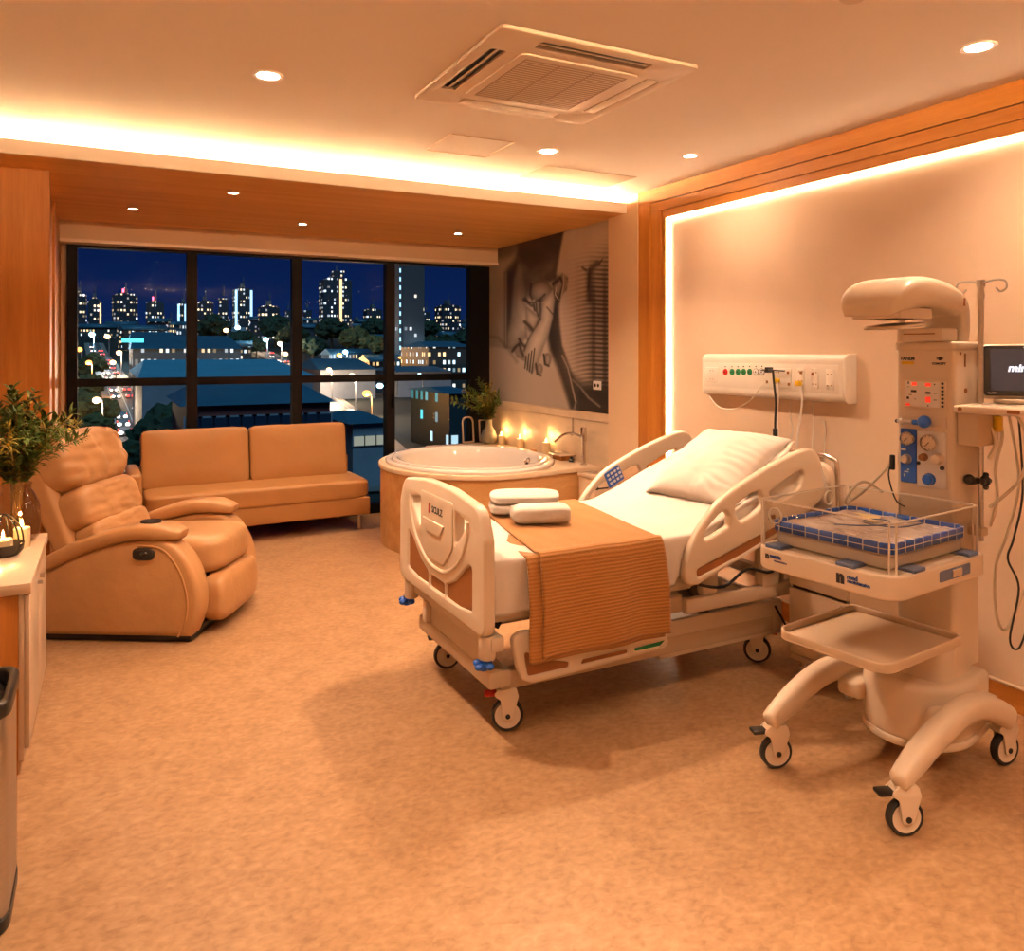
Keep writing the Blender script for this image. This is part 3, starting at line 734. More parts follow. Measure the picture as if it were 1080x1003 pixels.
caster(bed, -.853, -.345, -.35, .066, M_['red']); caster(bed, -.83, .35, -.2, .066, M_['black']); caster(bed, .57, -.29, 2.4, .066, M_['red']); caster(bed, .57, .30, .4, .066, None)
# green and grey items under the deck seen through the rail gap
mb = MB(); mb.box(-.40, -.28, -.41, -.36, .38, .46, bev=.006); mb.build('oxygen_port', M_['green'], bed, label='green fitting under the deck')
mb = MB(); mb.box(-.24, .0, -.41, -.30, .37, .455, bev=.01); mb.build('motor_housing', M_['plastic2'], bed)

# ================================================================ mattress with its sheet
TH = .165
def mat_curve(s):
    """s metres along the mattress from its foot end -> (x, z of top, angle)"""
    L1 = .97; L2 = .10
    if s < L1: return V((-.955 + s, 0, .555 + TH)), 0.0
    if s < L1 + L2:
        t = (s - L1) / L2; R_ = L2 / BA; a = BA * t
        return V((-.955 + L1 + R_ * math.sin(a), 0, .555 + TH + R_ * (1 - math.cos(a)))), a
    p, a = mat_curve(L1 + L2 - 1e-6); q = s - L1 - L2
    return p + V((math.cos(BA) * q, 0, math.sin(BA) * q)), BA
LM = 1.87; HW = .435
mtr = thing('mattress', 'hospital mattress made up with a white sheet, its head half sloping up', 'mattress', (BX, BY, 0))
def mcore(u, v):
    p, a = mat_curve(u * LM)
    k = v * 4; n = V((-math.sin(a), 0, math.cos(a)))
    c = [(-HW + .02, 0), (HW - .02, 0), (HW - .02, -TH), (-HW + .02, -TH), (-HW + .02, 0)]
    i = min(3, int(k)); t = k - i
    y = c[i][0] + (c[i + 1][0] - c[i][0]) * t; d = c[i][1] + (c[i + 1][1] - c[i][1]) * t
    return p + n * (d - .012) + V((0, y, 0))
mb = MB(); mb.grid(mcore, 40, 17)
for u in (0.0, 1.0):
    ps = [mcore(u, v) for v in (0, .25, .5, .75)]
    t = bmesh.new(); t.faces.new([t.verts.new(p) for p in ps]); mb.join(t)
bmesh.ops.recalc_face_normals(mb.bm, faces=mb.bm.faces)
mb.build('mattress_core', M_['plastic2'], mtr)
def sheet(u, v):
    s = -.20 + u * (LM + .16); y = (v - .5) * 2 * .66
    ds = max(0, -s); de = max(0, s - LM); dy = max(0, abs(y) - HW)
    p, a = mat_curve(min(LM, max(0, s))); n = V((-math.sin(a), 0, math.cos(a)))
    yc = max(-HW, min(HW, y)); sg = 1 if y > 0 else -1
    ed = max(ds, dy, de)
    hang = max(0, ed - .02)
    hang = min(hang, .21 if (u * LM < 1.0) else .17)
    rnd = min(1, ed / .03)
    out_ = .012 * math.sin(rnd * PI / 2)
    wr = .0050 * noise.noise(V((s * 3, y * 3, 1.7))) + .0045 * noise.noise(V((s * 8, y * 6, 4.1)))
    fold = (.013 * noise.noise(V((s * 9, sg * 3, .3))) + .006 * math.sin(s * 31 + 2 * math.sin(s * 7))) * min(1, hang / .08)
    q = p + n * (-.008 * rnd * min(1, ed / .02) - hang * 1.0 + wr * (1 - rnd) + .004)
    if ds > 0: q += V((-out_ - (.010 * min(1, hang / .1)), 0, 0))
    if de > 0: q += V((math.cos(a), 0, math.sin(a))) * out_
    q.y = yc + (sg * (out_ + fold) if dy > 0 else 0)
    return q
mb = MB(); mb.grid(sheet, 120, 90); o = mb.build('bed_sheet', M_['sheet'], mtr, ang=80)
sm = o.modifiers.new('thickness', 'SOLIDIFY'); sm.thickness = .004; sm.offset = 1

# ================================================================ blanket across the foot half
def blanket(name, parent, off, ext, hang0, xl, xr):
    ZT = .555 + TH + .006 + off
    def f(u, v):
        # v: 0 at far side hem .. 1 at near hem
        t = -(.38) + v * (1.0 + .38 + hang0)        # metres from far edge of mattress towards the viewer
        W_ = 2 * HW + .02
        xa = xl[0] + (xl[1] - xl[0]) * min(1, max(0, t / W_)); xb = xr[0] + (xr[1] - xr[0]) * min(1, max(0, t / W_))
        x = xa - ext + (xb - xa + 2 * ext) * u - BX
        e = HW + .014 + off; rr = .03
        y = e - (t)
        wr = .004 * noise.noise(V((x * 4, t * 4, 9 + off * 90))) + .003 * noise.noise(V((x * 12, t * 3, 2)))
        if t < 0:
            h = -t; yy = e + rr * math.sin(min(1, h / rr) * PI / 2) * .6; z = ZT - h if h > rr else ZT - rr * (1 - math.cos(h / rr * PI / 2))
            return V((x, yy, z))
        if y < -e:
            h = -e - y
            k = min(1, h / .05)
            fo = .010 * math.sin(x * 20 + 1) * min(1, h / .15) + .014 * noise.noise(V((x * 5, 3, h * 2)))* min(1, h / .1)
            return V((x + .02 * min(1, h / .3) * (u - .5), -e - rr * .6 * math.sin(k * PI / 2) - .034 * min(1, h / .2) + fo * .5, ZT - h + .010 * (1 - k) + wr))
        return V((x, y, ZT + wr + .006 * (1 - min(1, (y + e) / .04))))
    mb = MB(); mb.grid(f, 60, 110)
    uv = mb.bm.loops.layers.uv.new('UVMap')
    nv = 110
    mb.bm.verts.ensure_lookup_table(); mb.bm.verts.index_update()
    for fc in mb.bm.faces:
        for lp in fc.loops:
            i = lp.vert.index; lp[uv].uv = ((i // nv) / 59, (i % nv) / (nv - 1) * 1.6)
    o = mb.build(name, M_['blanket'], parent, ang=80)
    sm = o.modifiers.new('thickness', 'SOLIDIFY'); sm.thickness = .007; sm.offset = 1
    return o
bl = thing('blanket', 'ribbed mustard blanket folded across the foot of the bed', 'blanket', (BX, BY, 0))
blanket('upper_layer', bl, .012, 0, .325, (1.70, 1.53), (2.27, 2.14))
blanket('folded_under_layer', bl, .002, .0, .31, (1.665, 1.475), (2.25, 2.12))

# ================================================================ pillow
def pillow_half(sg, HX, HY_, H_):
    def f(u, v):
        x = u * 2 - 1; y = v * 2 - 1
        h = max(0, (1 - abs(x) ** 2.6)) ** .55 * max(0, (1 - abs(y) ** 2.6)) ** .55
        w = .06 * noise.noise(V((x * 2.2, y * 2.2, 5 * sg))) + .025 * noise.noise(V((x * 6, y * 5, 2)))
        e = max(abs(x), abs(y))
        gat = .10 * math.sin(x * 34 + 6 * noise.noise(V((x * 3, y * 2, 1)))) * max(0, -y - .25) * (1 - abs(y) ** 6)
        cr = .05 * math.sin(y * 30 + 5 * noise.noise(V((x * 3, y * 3, 7)))) * max(0, abs(x) - .6)
        return V((x * HX * (1 - .05 * (1 - y * y)), y * HY_ * (1 - .06 * (1 - x * x)), sg * H_ * h * (1 + w + gat + cr) + .006 * noise.noise(V((x * 3, y * 3, 9)))))
    return f
def pill(q):
    k = abs(q.x * q.y)
    e = max(abs(q.x), abs(q.y))
    z = q.z * (1 - .55 * max(0, e - .45) ** 1.2)
    z += .10 * noise.noise(V((q.x * 2.2, q.y * 2.2, 5))) * (1 - e) + (.05 * math.sin(q.x * 22 + 5 * q.y) * max(0, e - .35) * max(0, min(1, (-q.y - .0) * 2)) if q.z > 0 else 0)
    pin = 1 + .07 * (abs(q.x) ** 2 * abs(q.y) ** 2) * 2 - .04 * (1 - abs(q.x)) * (abs(q.y) > .9) - .02 * (1 - abs(q.y))
    return V((q.x * pin, q.y * pin, z))
pil = thing('pillow', 'plump white pillow propped on the raised head of the bed', 'pillow', (2.775, 3.10, .96), 0)
MP = R('Z', .10) @ R('Y', -math.radians(33))
mb = MB()
for sg in (1, -1):
    f = pillow_half(sg, .275, .285, .10 if sg > 0 else .07); mb.grid(lambda u, v: MP @ f(u, v), 70, 70)
bmesh.ops.remove_doubles(mb.bm, verts=mb.bm.verts, dist=.0004); bmesh.ops.recalc_face_normals(mb.bm, faces=mb.bm.faces)
mb.build('pillowcase', M_['sheet'], pil, ang=80)
mb = MB()
fl = []
mb.grid(lambda u, v: MP @ V((-.262 + .524 * u, -.262 - .05 * v, -.012 + .010 * math.sin(u * 26 + v) * v + .012 * noise.noise(V((u * 5, v, 3))))), 40, 5)
o = mb.build('flange', M_['sheet'], pil, ang=80); sm = o.modifiers.new('t', 'SOLIDIFY'); sm.thickness = .004

# ================================================================ towels
def towel(name, label, loc, rz, L_, W_, H_, rolls):
    t = thing(name, label, 'towel', loc, rz, 'folded towels on the blanket')
    n = rolls
    for k in range(n):
        hh = H_ / n
        def fn(q, k=k):
            w = noise.noise(V((q.x * 2.5, q.y * 2.5, k * 7 + q.z))) * .075
            return V((q.x * (1 + .02 * math.sin(q.y * 5 + k)) + w * .3, q.y + w * .4, q.z + w))
        mb = MB(); mb.cushion((L_ / 2 - .004 * k, W_ / 2 - .003 * k, hh / 2 * 1.04), T(0, 0, hh * (k + .5)), 4.6, 20, fn)
        mb.build('fold', M_['towel'], t, ang=80)
ZTW = .555 + TH + .030
towel('towel', 'larger folded white towel behind the small one on the mustard blanket', (1.85, 3.46, ZTW), -.42, .35, .25, .095, 2)
towel('towel', 'smaller rolled white towel in front of the larger folded towel', (1.805, 3.215, ZTW), -.30, .28, .15, .075, 1)
# ================================================================ recliner
rec = thing('recliner_chair', 'plump tan leather recliner armchair beside the white sideboard', 'recliner', (.235, 5.02, 0), -math.radians(30))
def fpad(path, w, h, n=8):
    return [(w / 2 * math.copysign(abs(math.cos(a)) ** .55, math.cos(a)), h / 2 * math.copysign(abs(math.sin(a)) ** .55, math.sin(a))) for a in [2 * PI * k / 20 for k in range(20)]]
topc = [(-.48, .345), (-.36, .42), (-.22, .488), (-.05, .548), (.10, .582), (.24, .583), (.34, .565)]
for sd in (-1, 1):
    y = sd * .345
    o = [tuple(p) for p in spl([(-.47, .31), (-.38, .375), (-.22, .455), (-.02, .52), (.18, .548), (.30, .53), (.385, .45), (.44, .33), (.455, .22), (.44, .12), (.405, .035)], 5)] + [(-.43, .035), (-.48, .10)]
    mb = MB(); mb.plate([o], .150, .03, T(0, y, 0) @ MXZ, res=4)
    a = mb.build('arm', M_['leather'], rec, ang=60)
    # welt along the front curve
    fr = [V((p.x - .085 if True else p.x, y + sd * .076, p.y)) for p in [V((q[0], q[1])) for q in spl([(.13, .52), (.26, .50), (.345, .40), (.385, .29), (.395, .19), (.375, .09), (.345, .04)], 5)]]
    mb = MB(); mb.tube([q + V((.085, 0, 0)) for q in fr], .0055, 8); mb.build('welt', M_['leather'], a)
    mb = MB(); path = spl([(x, y, z) for x, z in topc] , 5); m = len(path)
    sc = [min(1, .55 + .45 * min(1, (m - 1 - i) / 5)) for i in range(m)]
    mb.loft(path, fpad(None, .185, .085), scale=sc)
    mb.build('arm_pad', M_['leather'], a, ang=70)
    if sd < 0:
        mb = MB(); mb.plate([ell(.16, y + 0, .055, .042, 28)], .02, .004, T(0, 0, .628)); mb.build('cup_holder', M_['black'], a, label='black oval cup holder in the arm')
        mb = MB(); mb.plate([[(.16 + .058 * math.copysign(abs(math.cos(k)) ** .6, math.cos(k)), .475 + .033 * math.copysign(abs(math.sin(k)) ** .6, math.sin(k))) for k in [2 * PI * i / 32 for i in range(32)]]], .03, .006, T(.0, y - .073, 0) @ MXZ)
        mb.ball((.165, y - .088, .478), (.02, .006, .013), 12)
        mb.build('recline_button', M_['black'], a, label='black oval recline button')
def cr(fx=0, fy=0, amp=.03, fr=7, sd=1):
    def fn(q):
        w = amp * 1.5 * (abs(math.sin(q.y * fr * .5 + sd + 2.5 * noise.noise(V((q.y * 2, q.z * 1.2, sd))))) ** .6 - .7) * (.25 + abs(q.z) * .9) * (1 - q.z ** 6) * (1 if q.x > 0 else 0)
        w += amp * noise.noise(V((q.y * 3, q.z * 4, sd * 3.1)))
        return V((q.x + w, q.y, q.z))
    return fn
mb = MB(); mb.cushion((.335, .268, .115), T(.165, 0, .405) @ R('Y', math.radians(-3)), 4.5, 16, lambda q: V((q.x, q.y, q.z + (.10 * (1 - q.y * q.y) * (1 - q.x * q.x) if q.z > 0 else 0) + .03 * noise.noise(V((q.x * 3, q.y * 3, 1))))))
mb.build('seat_cushion', M_['leather'], rec, ang=70)
mb = MB(); mb.cushion((.06, .272, .135), T(.455, 0, .185), 5, 12, lambda q: V((q.x + (.25 * (1 - q.z * q.z) if q.x > 0 else 0), q.y, q.z))); mb.build('footrest_panel', M_['leather'], rec, ang=70)
AB = math.radians(-22)
def back(name, s, size, off, amp, fr, sd, e=4):
    M0 = T(-.20, 0, .42) @ R('Y', AB) @ T(off, 0, s)
    mb = MB(); mb.cushion(size, M0, e, 34, cr(0, 0, amp, fr, sd)); return mb.build(name, M_['leather'], rec, ang=75)
back('lumbar_cushion', .09, (.10, .285, .10), .0, .05, 6, 1)
back('middle_cushion', .27, (.125, .30, .13), -.03, .065, 9, 2)
back('head_cushion', .545, (.14, .325, .178), -.035, .09, 10, 3, 3.4)
mb = MB(); M0 = T(-.27, 0, .30) @ R('Y', AB)
mb.cushion((.07, .325, .38), M0 @ T(-.015, 0, .38), 6, 14); mb.build('back_shell', M_['leather'], rec, ang=70)
mb = MB(); mb.box(-.42, .40, -.39, .39, .0, .05, bev=.01); mb.box(-.42, .38, -.27, .27, .05, .32); mb.build('base', M_['black'], rec)

# ================================================================ sofa
sof = thing('sofa', 'low tan leather sofa with two back cushions under the window', 'sofa', (1.10, 6.90, 0), math.radians(1.6))
mb = MB(); mb.cushion((.89, .33, .085), T(.03, 0, .355), 9, 18, lambda q: V((q.x, q.y, q.z + .02 * noise.noise(V((q.x * 5, q.y * 2, 2)))))); mb.build('seat_cushion', M_['leather2'], sof, ang=60)
mb = MB(); mb.box(-.88, .91, -.315, .315, .135, .285, bev=.012, seg=3); mb.build('base_frame', M_['leather2'], sof)
for n, (x0, x1) in enumerate(((-.865, -.022), (-.012, .835))):
    M0 = T((x0 + x1) / 2, .215, .645) @ R('X', math.radians(-10))
    def fn(q, n=n):
        e = max(abs(q.x), abs(q.z)); return V((q.x, q.y * (1 - .35 * max(0, e - .5)), q.z + .018 * noise.noise(V((q.x * 3, q.z * 2, n))))) + V((0, -.10 * noise.noise(V((q.x * 8, q.z * 2, n + 3))) * max(0, e - .6), 0))
    mb = MB(); mb.cushion(((x1 - x0) / 2, .10, .245), M0, 16, 18, fn); mb.build('back_cushion', M_['leather2'], sof, ang=60)
mb = MB(); mb.box(-.975, -.882, -.32, .32, .12, .615, bev=.028, seg=4); mb.build('arm', M_['leather2'], sof)
mb = MB(); mb.box(-.88, .90, .30, .345, .135, .58, bev=.015); mb.build('back_frame', M_['leather2'], sof)
for x, y in ((-.80, -.24), (.84, -.22), (-.80, .24), (.78, .22)):
    mb = MB(); mb.cyl((x, y, 0), (x, y, .14), .016, .022, n=16); mb.build('leg', M_['steel'], sof, label='turned metal leg')

# ================================================================ bathtub with its deck
EX, EY = 2.66, 5.95
tubt = thing('bathtub', 'round white bathtub built into a wood-fronted deck under the mural', 'bathtub', (EX, EY, 0))
def deck_outline(g=0):
    e = ell(0, 0, .715 + g, .83 + g, 40, math.radians(262), math.radians(98), True)
    return [(.785, -.78 - g), (.56 + g * .5, -.755 - g), (.30, -.80 - g), (.05, -.826 - g)] + e + [(.05, 1.12), (.785, 1.12)]
hole = ell(0, 0, .60, .74, 48)
mb = MB(); mb.plate([deck_outline(.015), hole], .035, .006, T(0, 0, .6225)); mb.build('deck_top', M_['stone'], tubt, label='stone deck round the tub')
mb = MB(); mb.plate([deck_outline(0), ell(0, 0, .66, .775, 48)], .605, 0, T(0, 0, .3025)); mb.build('deck_panel', M_['oakdeck'], tubt, label='curved wooden deck front')
mb = MB()
mb.lathe([(1.0, .640), (1.004, .655), (.99, .668), (.955, .671), (.93, .664), (.925, .676), (.90, .682), (.855, .676), (.83, .650), (.80, .55), (.74, .36), (.62, .24), (.40, .20), (0, .195)], 72, sx=.672, sy=.80)
mb.build('tub_shell', M_['tub'], tubt, ang=50)
oa = math.radians(8)
oc = V((.555, -.02, .585))
OM = T(*oc) @ R('Z', PI + .1) @ R('Y', PI / 2 - .25)
mb = MB(); mb.lathe([(.0, .012), (.018, .012), (.034, .02), (.044, .014), (.046, .0), (.0, -.01)], 28, OM); mb.tube([OM @ V((-.035, .0, .02)), OM @ V((0, .015, .055)), OM @ V((.035, .0, .02))], .008, sub=5)
mb.build('overflow_knob', M_['chrome'], tubt, label='chrome overflow knob')
# side unit
o = thing('side_cabinet', 'low cream stone cabinet next to the tub deck', 'cabinet', (3.33, 5.055, 0))
mb = MB(); mb.box(-.10, .085, -.12, .095, .03, .585, bev=.004); mb.build('body', M_['stone'], o)
mb = MB(); mb.box(-.11, .09, -.13, .098, .585, .612, bev=.005); mb.build('top', M_['lam'], o)
mb = MB(); mb.box(-.05, .05, -.075, .06, .6125, .618, bev=.002); mb.build('drain_plate', M_['steel'], o)
mb = MB(); mb.tube([(-.075, -.122, .52), (-.075, -.15, .52), (.03, -.15, .52), (.03, -.122, .52)], .006); mb.box(-.085, -.065, -.126, -.12, .505, .535); mb.build('handle', M_['black'], o, label='black bar handle')
# tall tap
tap = thing('bath_tap', 'tall chrome tap on the deck end by the tile wall', 'tap', (3.37, 5.30, .64))
mb = MB(); mb.cyl((0, 0, 0), (0, 0, .19), .016, n=18); mb.lathe([(.03, 0), (.03, .006), (.018, .01)], 20); mb.cyl((0, 0, .19), (0, 0, .30), .024, n=18, bev=.003); mb.build('column', M_['chrome'], tap)
mb = MB(); mb.tube([(0, 0, .21), (-.05, .06, .245), (-.10, .13, .235), (-.15, .20, .17)], .010, sub=5); mb.build('spout', M_['chrome'], tap)
mb = MB(); mb.cyl((-.055, .07, .235), (-.055, .07, .37), .007, n=12); mb.ball((-.06, .08, .24), .016, 12); mb.build('lever', M_['chrome'], tap)
# candles on the deck edge
def candle(t, r, h, x=0, y=0, z=0):
    mb = MB(); mb.lathe([(r, 0), (r, h - .004), (r - .004, h), (r * .6, h - .004), (0, h - .006)], 24, T(x, y, z)); mb.build('wax', M_['wax'], t)
    mb = MB(); mb.cyl((x, y, z + h - .006), (x, y, z + h + .006), .0014, n=6); mb.build('wick', M_['black'], t)
    mb = MB(); mb.lathe([(.0, 0), (.004, .004), (.0055, .010), (.004, .020), (.0015, .030), (0, .036)], 14, T(x, y, z + h + .003)); mb.build('flame', M_['flame'], t)
    l = bpy.data.lights.new('candle_glow', 'POINT'); l.energy = .8; l.color = (1, .52, .18); l.shadow_soft_size = .012
    o = bpy.data.objects.new('candle_glow', l); COL.objects.link(o); o.parent = t; o.location = (x, y, z + h + .060)
for (px, py, h, lb) in ((529, 469, .085, 'lit pillar candle nearest the leaf vase on the tub deck'), (548.5, 471, .095, 'lit pillar candle in the middle of the row of three'), (576, 477, .110, 'tallest lit pillar candle, closest to the bath tap')):
    p = atX(px, py, 3.40)
    t = thing('pillar_candle', lb, 'candle', (3.40, p.y, .64), 0, 'candles on the tub deck'); candle(t, .033, h)
p = atX(583, 480, 3.36)
t = thing('soap_tray', 'small wooden tray with rolled cloth on the tub deck', 'tray', (3.37, 5.64, .64))
mb = MB(); mb.box(-.05, .05, -.07, .07, .0, .04, bev=.005); mb.build('block', M_['oak'], t)
mb = MB(); mb.box(-.075, .07, -.11, .10, .041, .049, bev=.003); mb.build('plate', M_['lam'], t)
o = MB().lathe([(0, 0), (.028, .003), (.030, .014), (.02, .022), (0, .024)], 20, S(1.2, 1, 1)).build('soap_bar', M_['wax']); o.location = (3.345, 5.66, .689); tag(o, 'pale soap bar lying on the wooden tray', 'soap')
o = MB().lathe([(0, 0), (.02, .003), (.024, .018), (.015, .028), (.010, .03), (.010, .046), (0, .047)], 16).build('bath_stopper', M_['black']); o.location = (3.36, 5.47, .64); tag(o, 'little black stopper on the deck between tray and tap', 'stopper')
t = thing('tea_light', 'tiny flat tea light between two pillar candles by the tile wall', 'candle', (3.41, 6.21, .64))
MB().lathe([(.03, 0), (.036, .006), (.034, .012), (.0, .011)], 20).build('cup', M_['oak'], t)

# ================================================================ plants and vases
def leaf(mb, p, d, up, L_, W_):
    d = d.normalized(); s = d.cross(up)
    if s.length < 1e-4: s = d.orthogonal()
    s.normalize(); n = s.cross(d)
    vs = [p, p + d * L_ * .35 + s * W_ * .5 + n * L_ * .03, p + d * L_ * .75 + s * W_ * .32, p + d * L_ - n * L_ * .12, p + d * L_ * .75 - s * W_ * .32, p + d * L_ * .35 - s * W_ * .5 + n * L_ * .03, p + d * L_ * .5 + n * L_ * .10]
    v = [mb.bm.verts.new(q) for q in vs]
    for k in range(6):
        f = mb.bm.faces.new((v[6], v[k], v[(k + 1) % 6])); f.material_index = mb.mi
def bouquet(name, label, loc, rim, H, spread, n, ll, seed, cat='bouquet', bias=V((0, 0, 0)), bloom=12):
    rnd = random.Random(seed)
    t = thing(name, label, cat, loc)
    ms, ml = MB(), MB(); tips = []
    for k in range(n):
        a = k * 2.4 + rnd.uniform(-.4, .4); q = rnd.random() ** .6
        sp = spread * q; h = H * (1 - .50 * q) * rnd.uniform(.75, 1.05)
        tip = V((sp * math.cos(a), sp * math.sin(a), rim + h)) + bias * q
        pts = spl([(rnd.uniform(-.02, .02), rnd.uniform(-.02, .02), .03), (rim * .10 * math.cos(a), rim * .10 * math.sin(a), rim), (sp * .45 * math.cos(a) + bias.x * q * .4, sp * .45 * math.sin(a) + bias.y * q * .4, rim + h * .6), tip], 5)
        ms.tube(pts, [.0028, .0012], 5)
        kind = rnd.random()
        for i in range(6, len(pts)):
            for s in range(4 if kind < .75 else 6):
                d = (pts[i] - pts[i - 1]).normalized(); o = d.orthogonal().normalized(); o.rotate(Matrix.Rotation(rnd.uniform(0, 6.28), 3, d))
                ml.mi = 1 if (kind > .72) else 0
                w = ll * rnd.uniform(.6, 1.15) * (1 if kind < .75 else .6)
                leaf(ml, pts[i] + (pts[i - 1] - pts[i]) * rnd.random(), d * rnd.uniform(.4, 1) + o, V((0, 0, 1)), w, w * (.36 if kind < .5 else .2))
        tips.append(tip)
    for k in range(bloom):
        p = tips[k % len(tips)] * rnd.uniform(.75, 1.0) + V((0, 0, rim * .1)); MB().ball(p, .007, 8).build('bud', M_['yellow'], t)
    ml.mi = 0
    ms.build('stems', M_['stem'], t); ml.build('foliage', [M_['leaf'], M_['leaf2']], t, smooth=False)
    return t
# on the deck
vd = thing('bottle_vase', 'grey glazed bottle vase holding leaves on the tub deck corner', 'vase', (3.31, 6.93, .64))
MB().lathe([(0, 0), (.05, .002), (.075, .03), (.082, .07), (.06, .13), (.034, .17), (.030, .22), (.036, .235), (.030, .235), (.025, .20), (.0, .19)], 32).build('vase_body', M_['vaseg'], vd)
bouquet('leaf_bouquet', 'spray of yellow-green leaves standing in the grey bottle vase', (3.31, 6.93, .64), .235, .46, .24, 34, .065, 5, bias=V((-.20, -.12, 0)))
for k, (x, y, hh, lb) in enumerate(((3.16, 7.08, .26, 'arched white ornament standing behind the grey bottle vase'), (3.36, 7.12, .22, 'white picture frame leaning beside the grey bottle vase'))):
    mb = MB(); o_ = rp([(-.07, 0, .003), (.07, 0, .003), (.07, hh, .065 if k == 0 else .01), (-.07, hh, .065 if k == 0 else .01)], .02, 8); i_ = [(u * .8, .015 + v * .88) for u, v in o_]
    mb.plate([o_, i_], .014, .003, T(0, 0, 0) @ MXZ); o = mb.build('table_ornament' if k == 0 else 'picture_frame', M_['lam']); o.location = (x, y, .642); o.rotation_euler = (-.08, 0, .2); tag(o, lb, 'ornament' if k == 0 else 'frame')

# ================================================================ sideboard, lower left
sb = thing('sideboard', 'cream sideboard with oak end panel at the left edge', 'sideboard', (-.26, 3.37, 0))
mb = MB(); mb.box(-.50, .006, -.012, .88, .660, .70, bev=.003); mb.build('top', M_['lam'], sb)
mb = MB(); mb.box(-.50, -.035, .0, .018, .0, .66, bev=.001); mb.build('end_panel', M_['oak'], sb, label='oak end panel')
mb = MB(); mb.box(-.034, -.018, .0, .87, .05, .66, bev=.001); mb.box(-.50, -.02, .02, .87, .05, .07); mb.box(-.50, -.02, .852, .87, .05, .66); mb.box(-.50, -.488, .02, .87, .0, .66); mb.build('carcass', M_['lam'], sb)
for k, (y0, y1) in enumerate(((.006, .432), (.436, .866))):
    d = MB().box(-.017, .0, y0, y1, .09, .652, bev=.0015).build('door', M_['lam'], sb)
    MB().cyl((0, y1 - .05 if k == 0 else y0 + .05, .60), (.018, y1 - .05 if k == 0 else y0 + .05, .60), .007, .009, n=14).build('knob', M_['steel'], d)
mb = MB(); mb.box(-.46, -.06, .03, .85, .0, .05); mb.build('plinth', M_['brown'], sb)
gv = thing('glass_vase', 'large clear glass vase at the back of the sideboard', 'vase', (-.365, 4.10, .70))
MB().lathe([(0, .004), (.070, .004), (.088, .03), (.098, .10), (.095, .16), (.070, .215), (.058, .235), (.062, .262), (.058, .262), (.054, .236), (.066, .214), (.090, .16), (.093, .10), (.083, .034), (.066, .010), (0, .010)], 40).build('vase_body', M_['vglass'], gv)
bouquet('greenery_bouquet', 'bushy dark green leaf bouquet in the large clear glass vase', (-.365, 4.10, .70), .262, .46, .28, 60, .062, 11, bias=V((.03, -.03, 0)), bloom=10)
ln = thing('candle_holder', 'dark round candle holder with curved metal straps on the sideboard', 'candle holder', (-.392, 3.86, .70))
MB().lathe([(0, 0), (.055, 0), (.072, .018), (.078, .05), (.074, .05), (.066, .02), (0, .012)], 36).build('bowl', M_['ceramic'], ln)
for k in range(3):
    a = k * PI / 3 + .4; pts = [V((.076 * math.cos(a) * math.cos(b), .076 * math.sin(a) * math.cos(b), .045 + .125 * math.sin(b))) for b in [PI * i / 18 for i in range(19)]]
    MB().tube(pts, .0035, 8).build('strap', M_['ceramic'], ln)
cd = thing('pillar_candle', 'short lit candle inside the dark strapped holder on the sideboard', 'candle', (-.392, 3.86, .7125)); candle(cd, .036, .055)
cd = thing('pillar_candle', 'lit candle standing behind the strapped holder on the sideboard', 'candle', (-.335, 3.985, .70)); candle(cd, .032, .085)

# ================================================================ waste bin
bn = thing('waste_bin', 'steel waste bin with black rim at the lower left edge', 'bin', (-.375, 2.60, 0))
def ro(w, d, r): return rp([(-w, -d), (w, -d), (w, d), (-w, d)], r, 8)
mb = MB(); mb.plate([ro(.135, .15, .06)], .535, .004, T(0, 0, .31)); mb.build('body', M_['steel'], bn)
mb = MB(); mb.plate([ro(.142, .157, .066), ro(.118, .133, .05)], .045, .010, T(0, 0, .595)); mb.box(-.12, .12, -.135, .135, .572, .580); mb.build('lid_rim', M_['black'], bn)
mb = MB(); mb.plate([ro(.138, .153, .062)], .04, .006, T(0, 0, .021)); mb.build('base', M_['black'], bn)
# ================================================================ infant warmer, local x points to its column
WO, WR = (2.48, 1.93, 0), math.radians(7)
wm = thing('infant_warmer', 'cream infant warmer cart with column, tray and overhead canopy', 'infant warmer', WO, WR)
# base drum
mb = MB()
dr = [(.50, -.16), (.50, .16)] + [tuple(p) for p in ell(.29, 0, .20, .19, 24, PI * .42, PI * 1.58, True)]
def scl(l, k, c=(.32, 0)): return [((u - c[0]) * k + c[0], (v - c[1]) * k + c[1]) for u, v in l]
mb.plate([dr], .22, .03, T(0, 0, .225), res=4); mb.plate([scl(dr, 1.02)], .03, .01, T(0, 0, .115))
mb.build('base_drum', M_['plastic'], wm)
mb = MB(); mb.plate([rp([(.19, -.135), (.45, -.135), (.45, .135), (.19, .135)], .06, 6)], .12, .01, T(0, 0, .385)); mb.build('column_foot', M_['plastic'], wm)
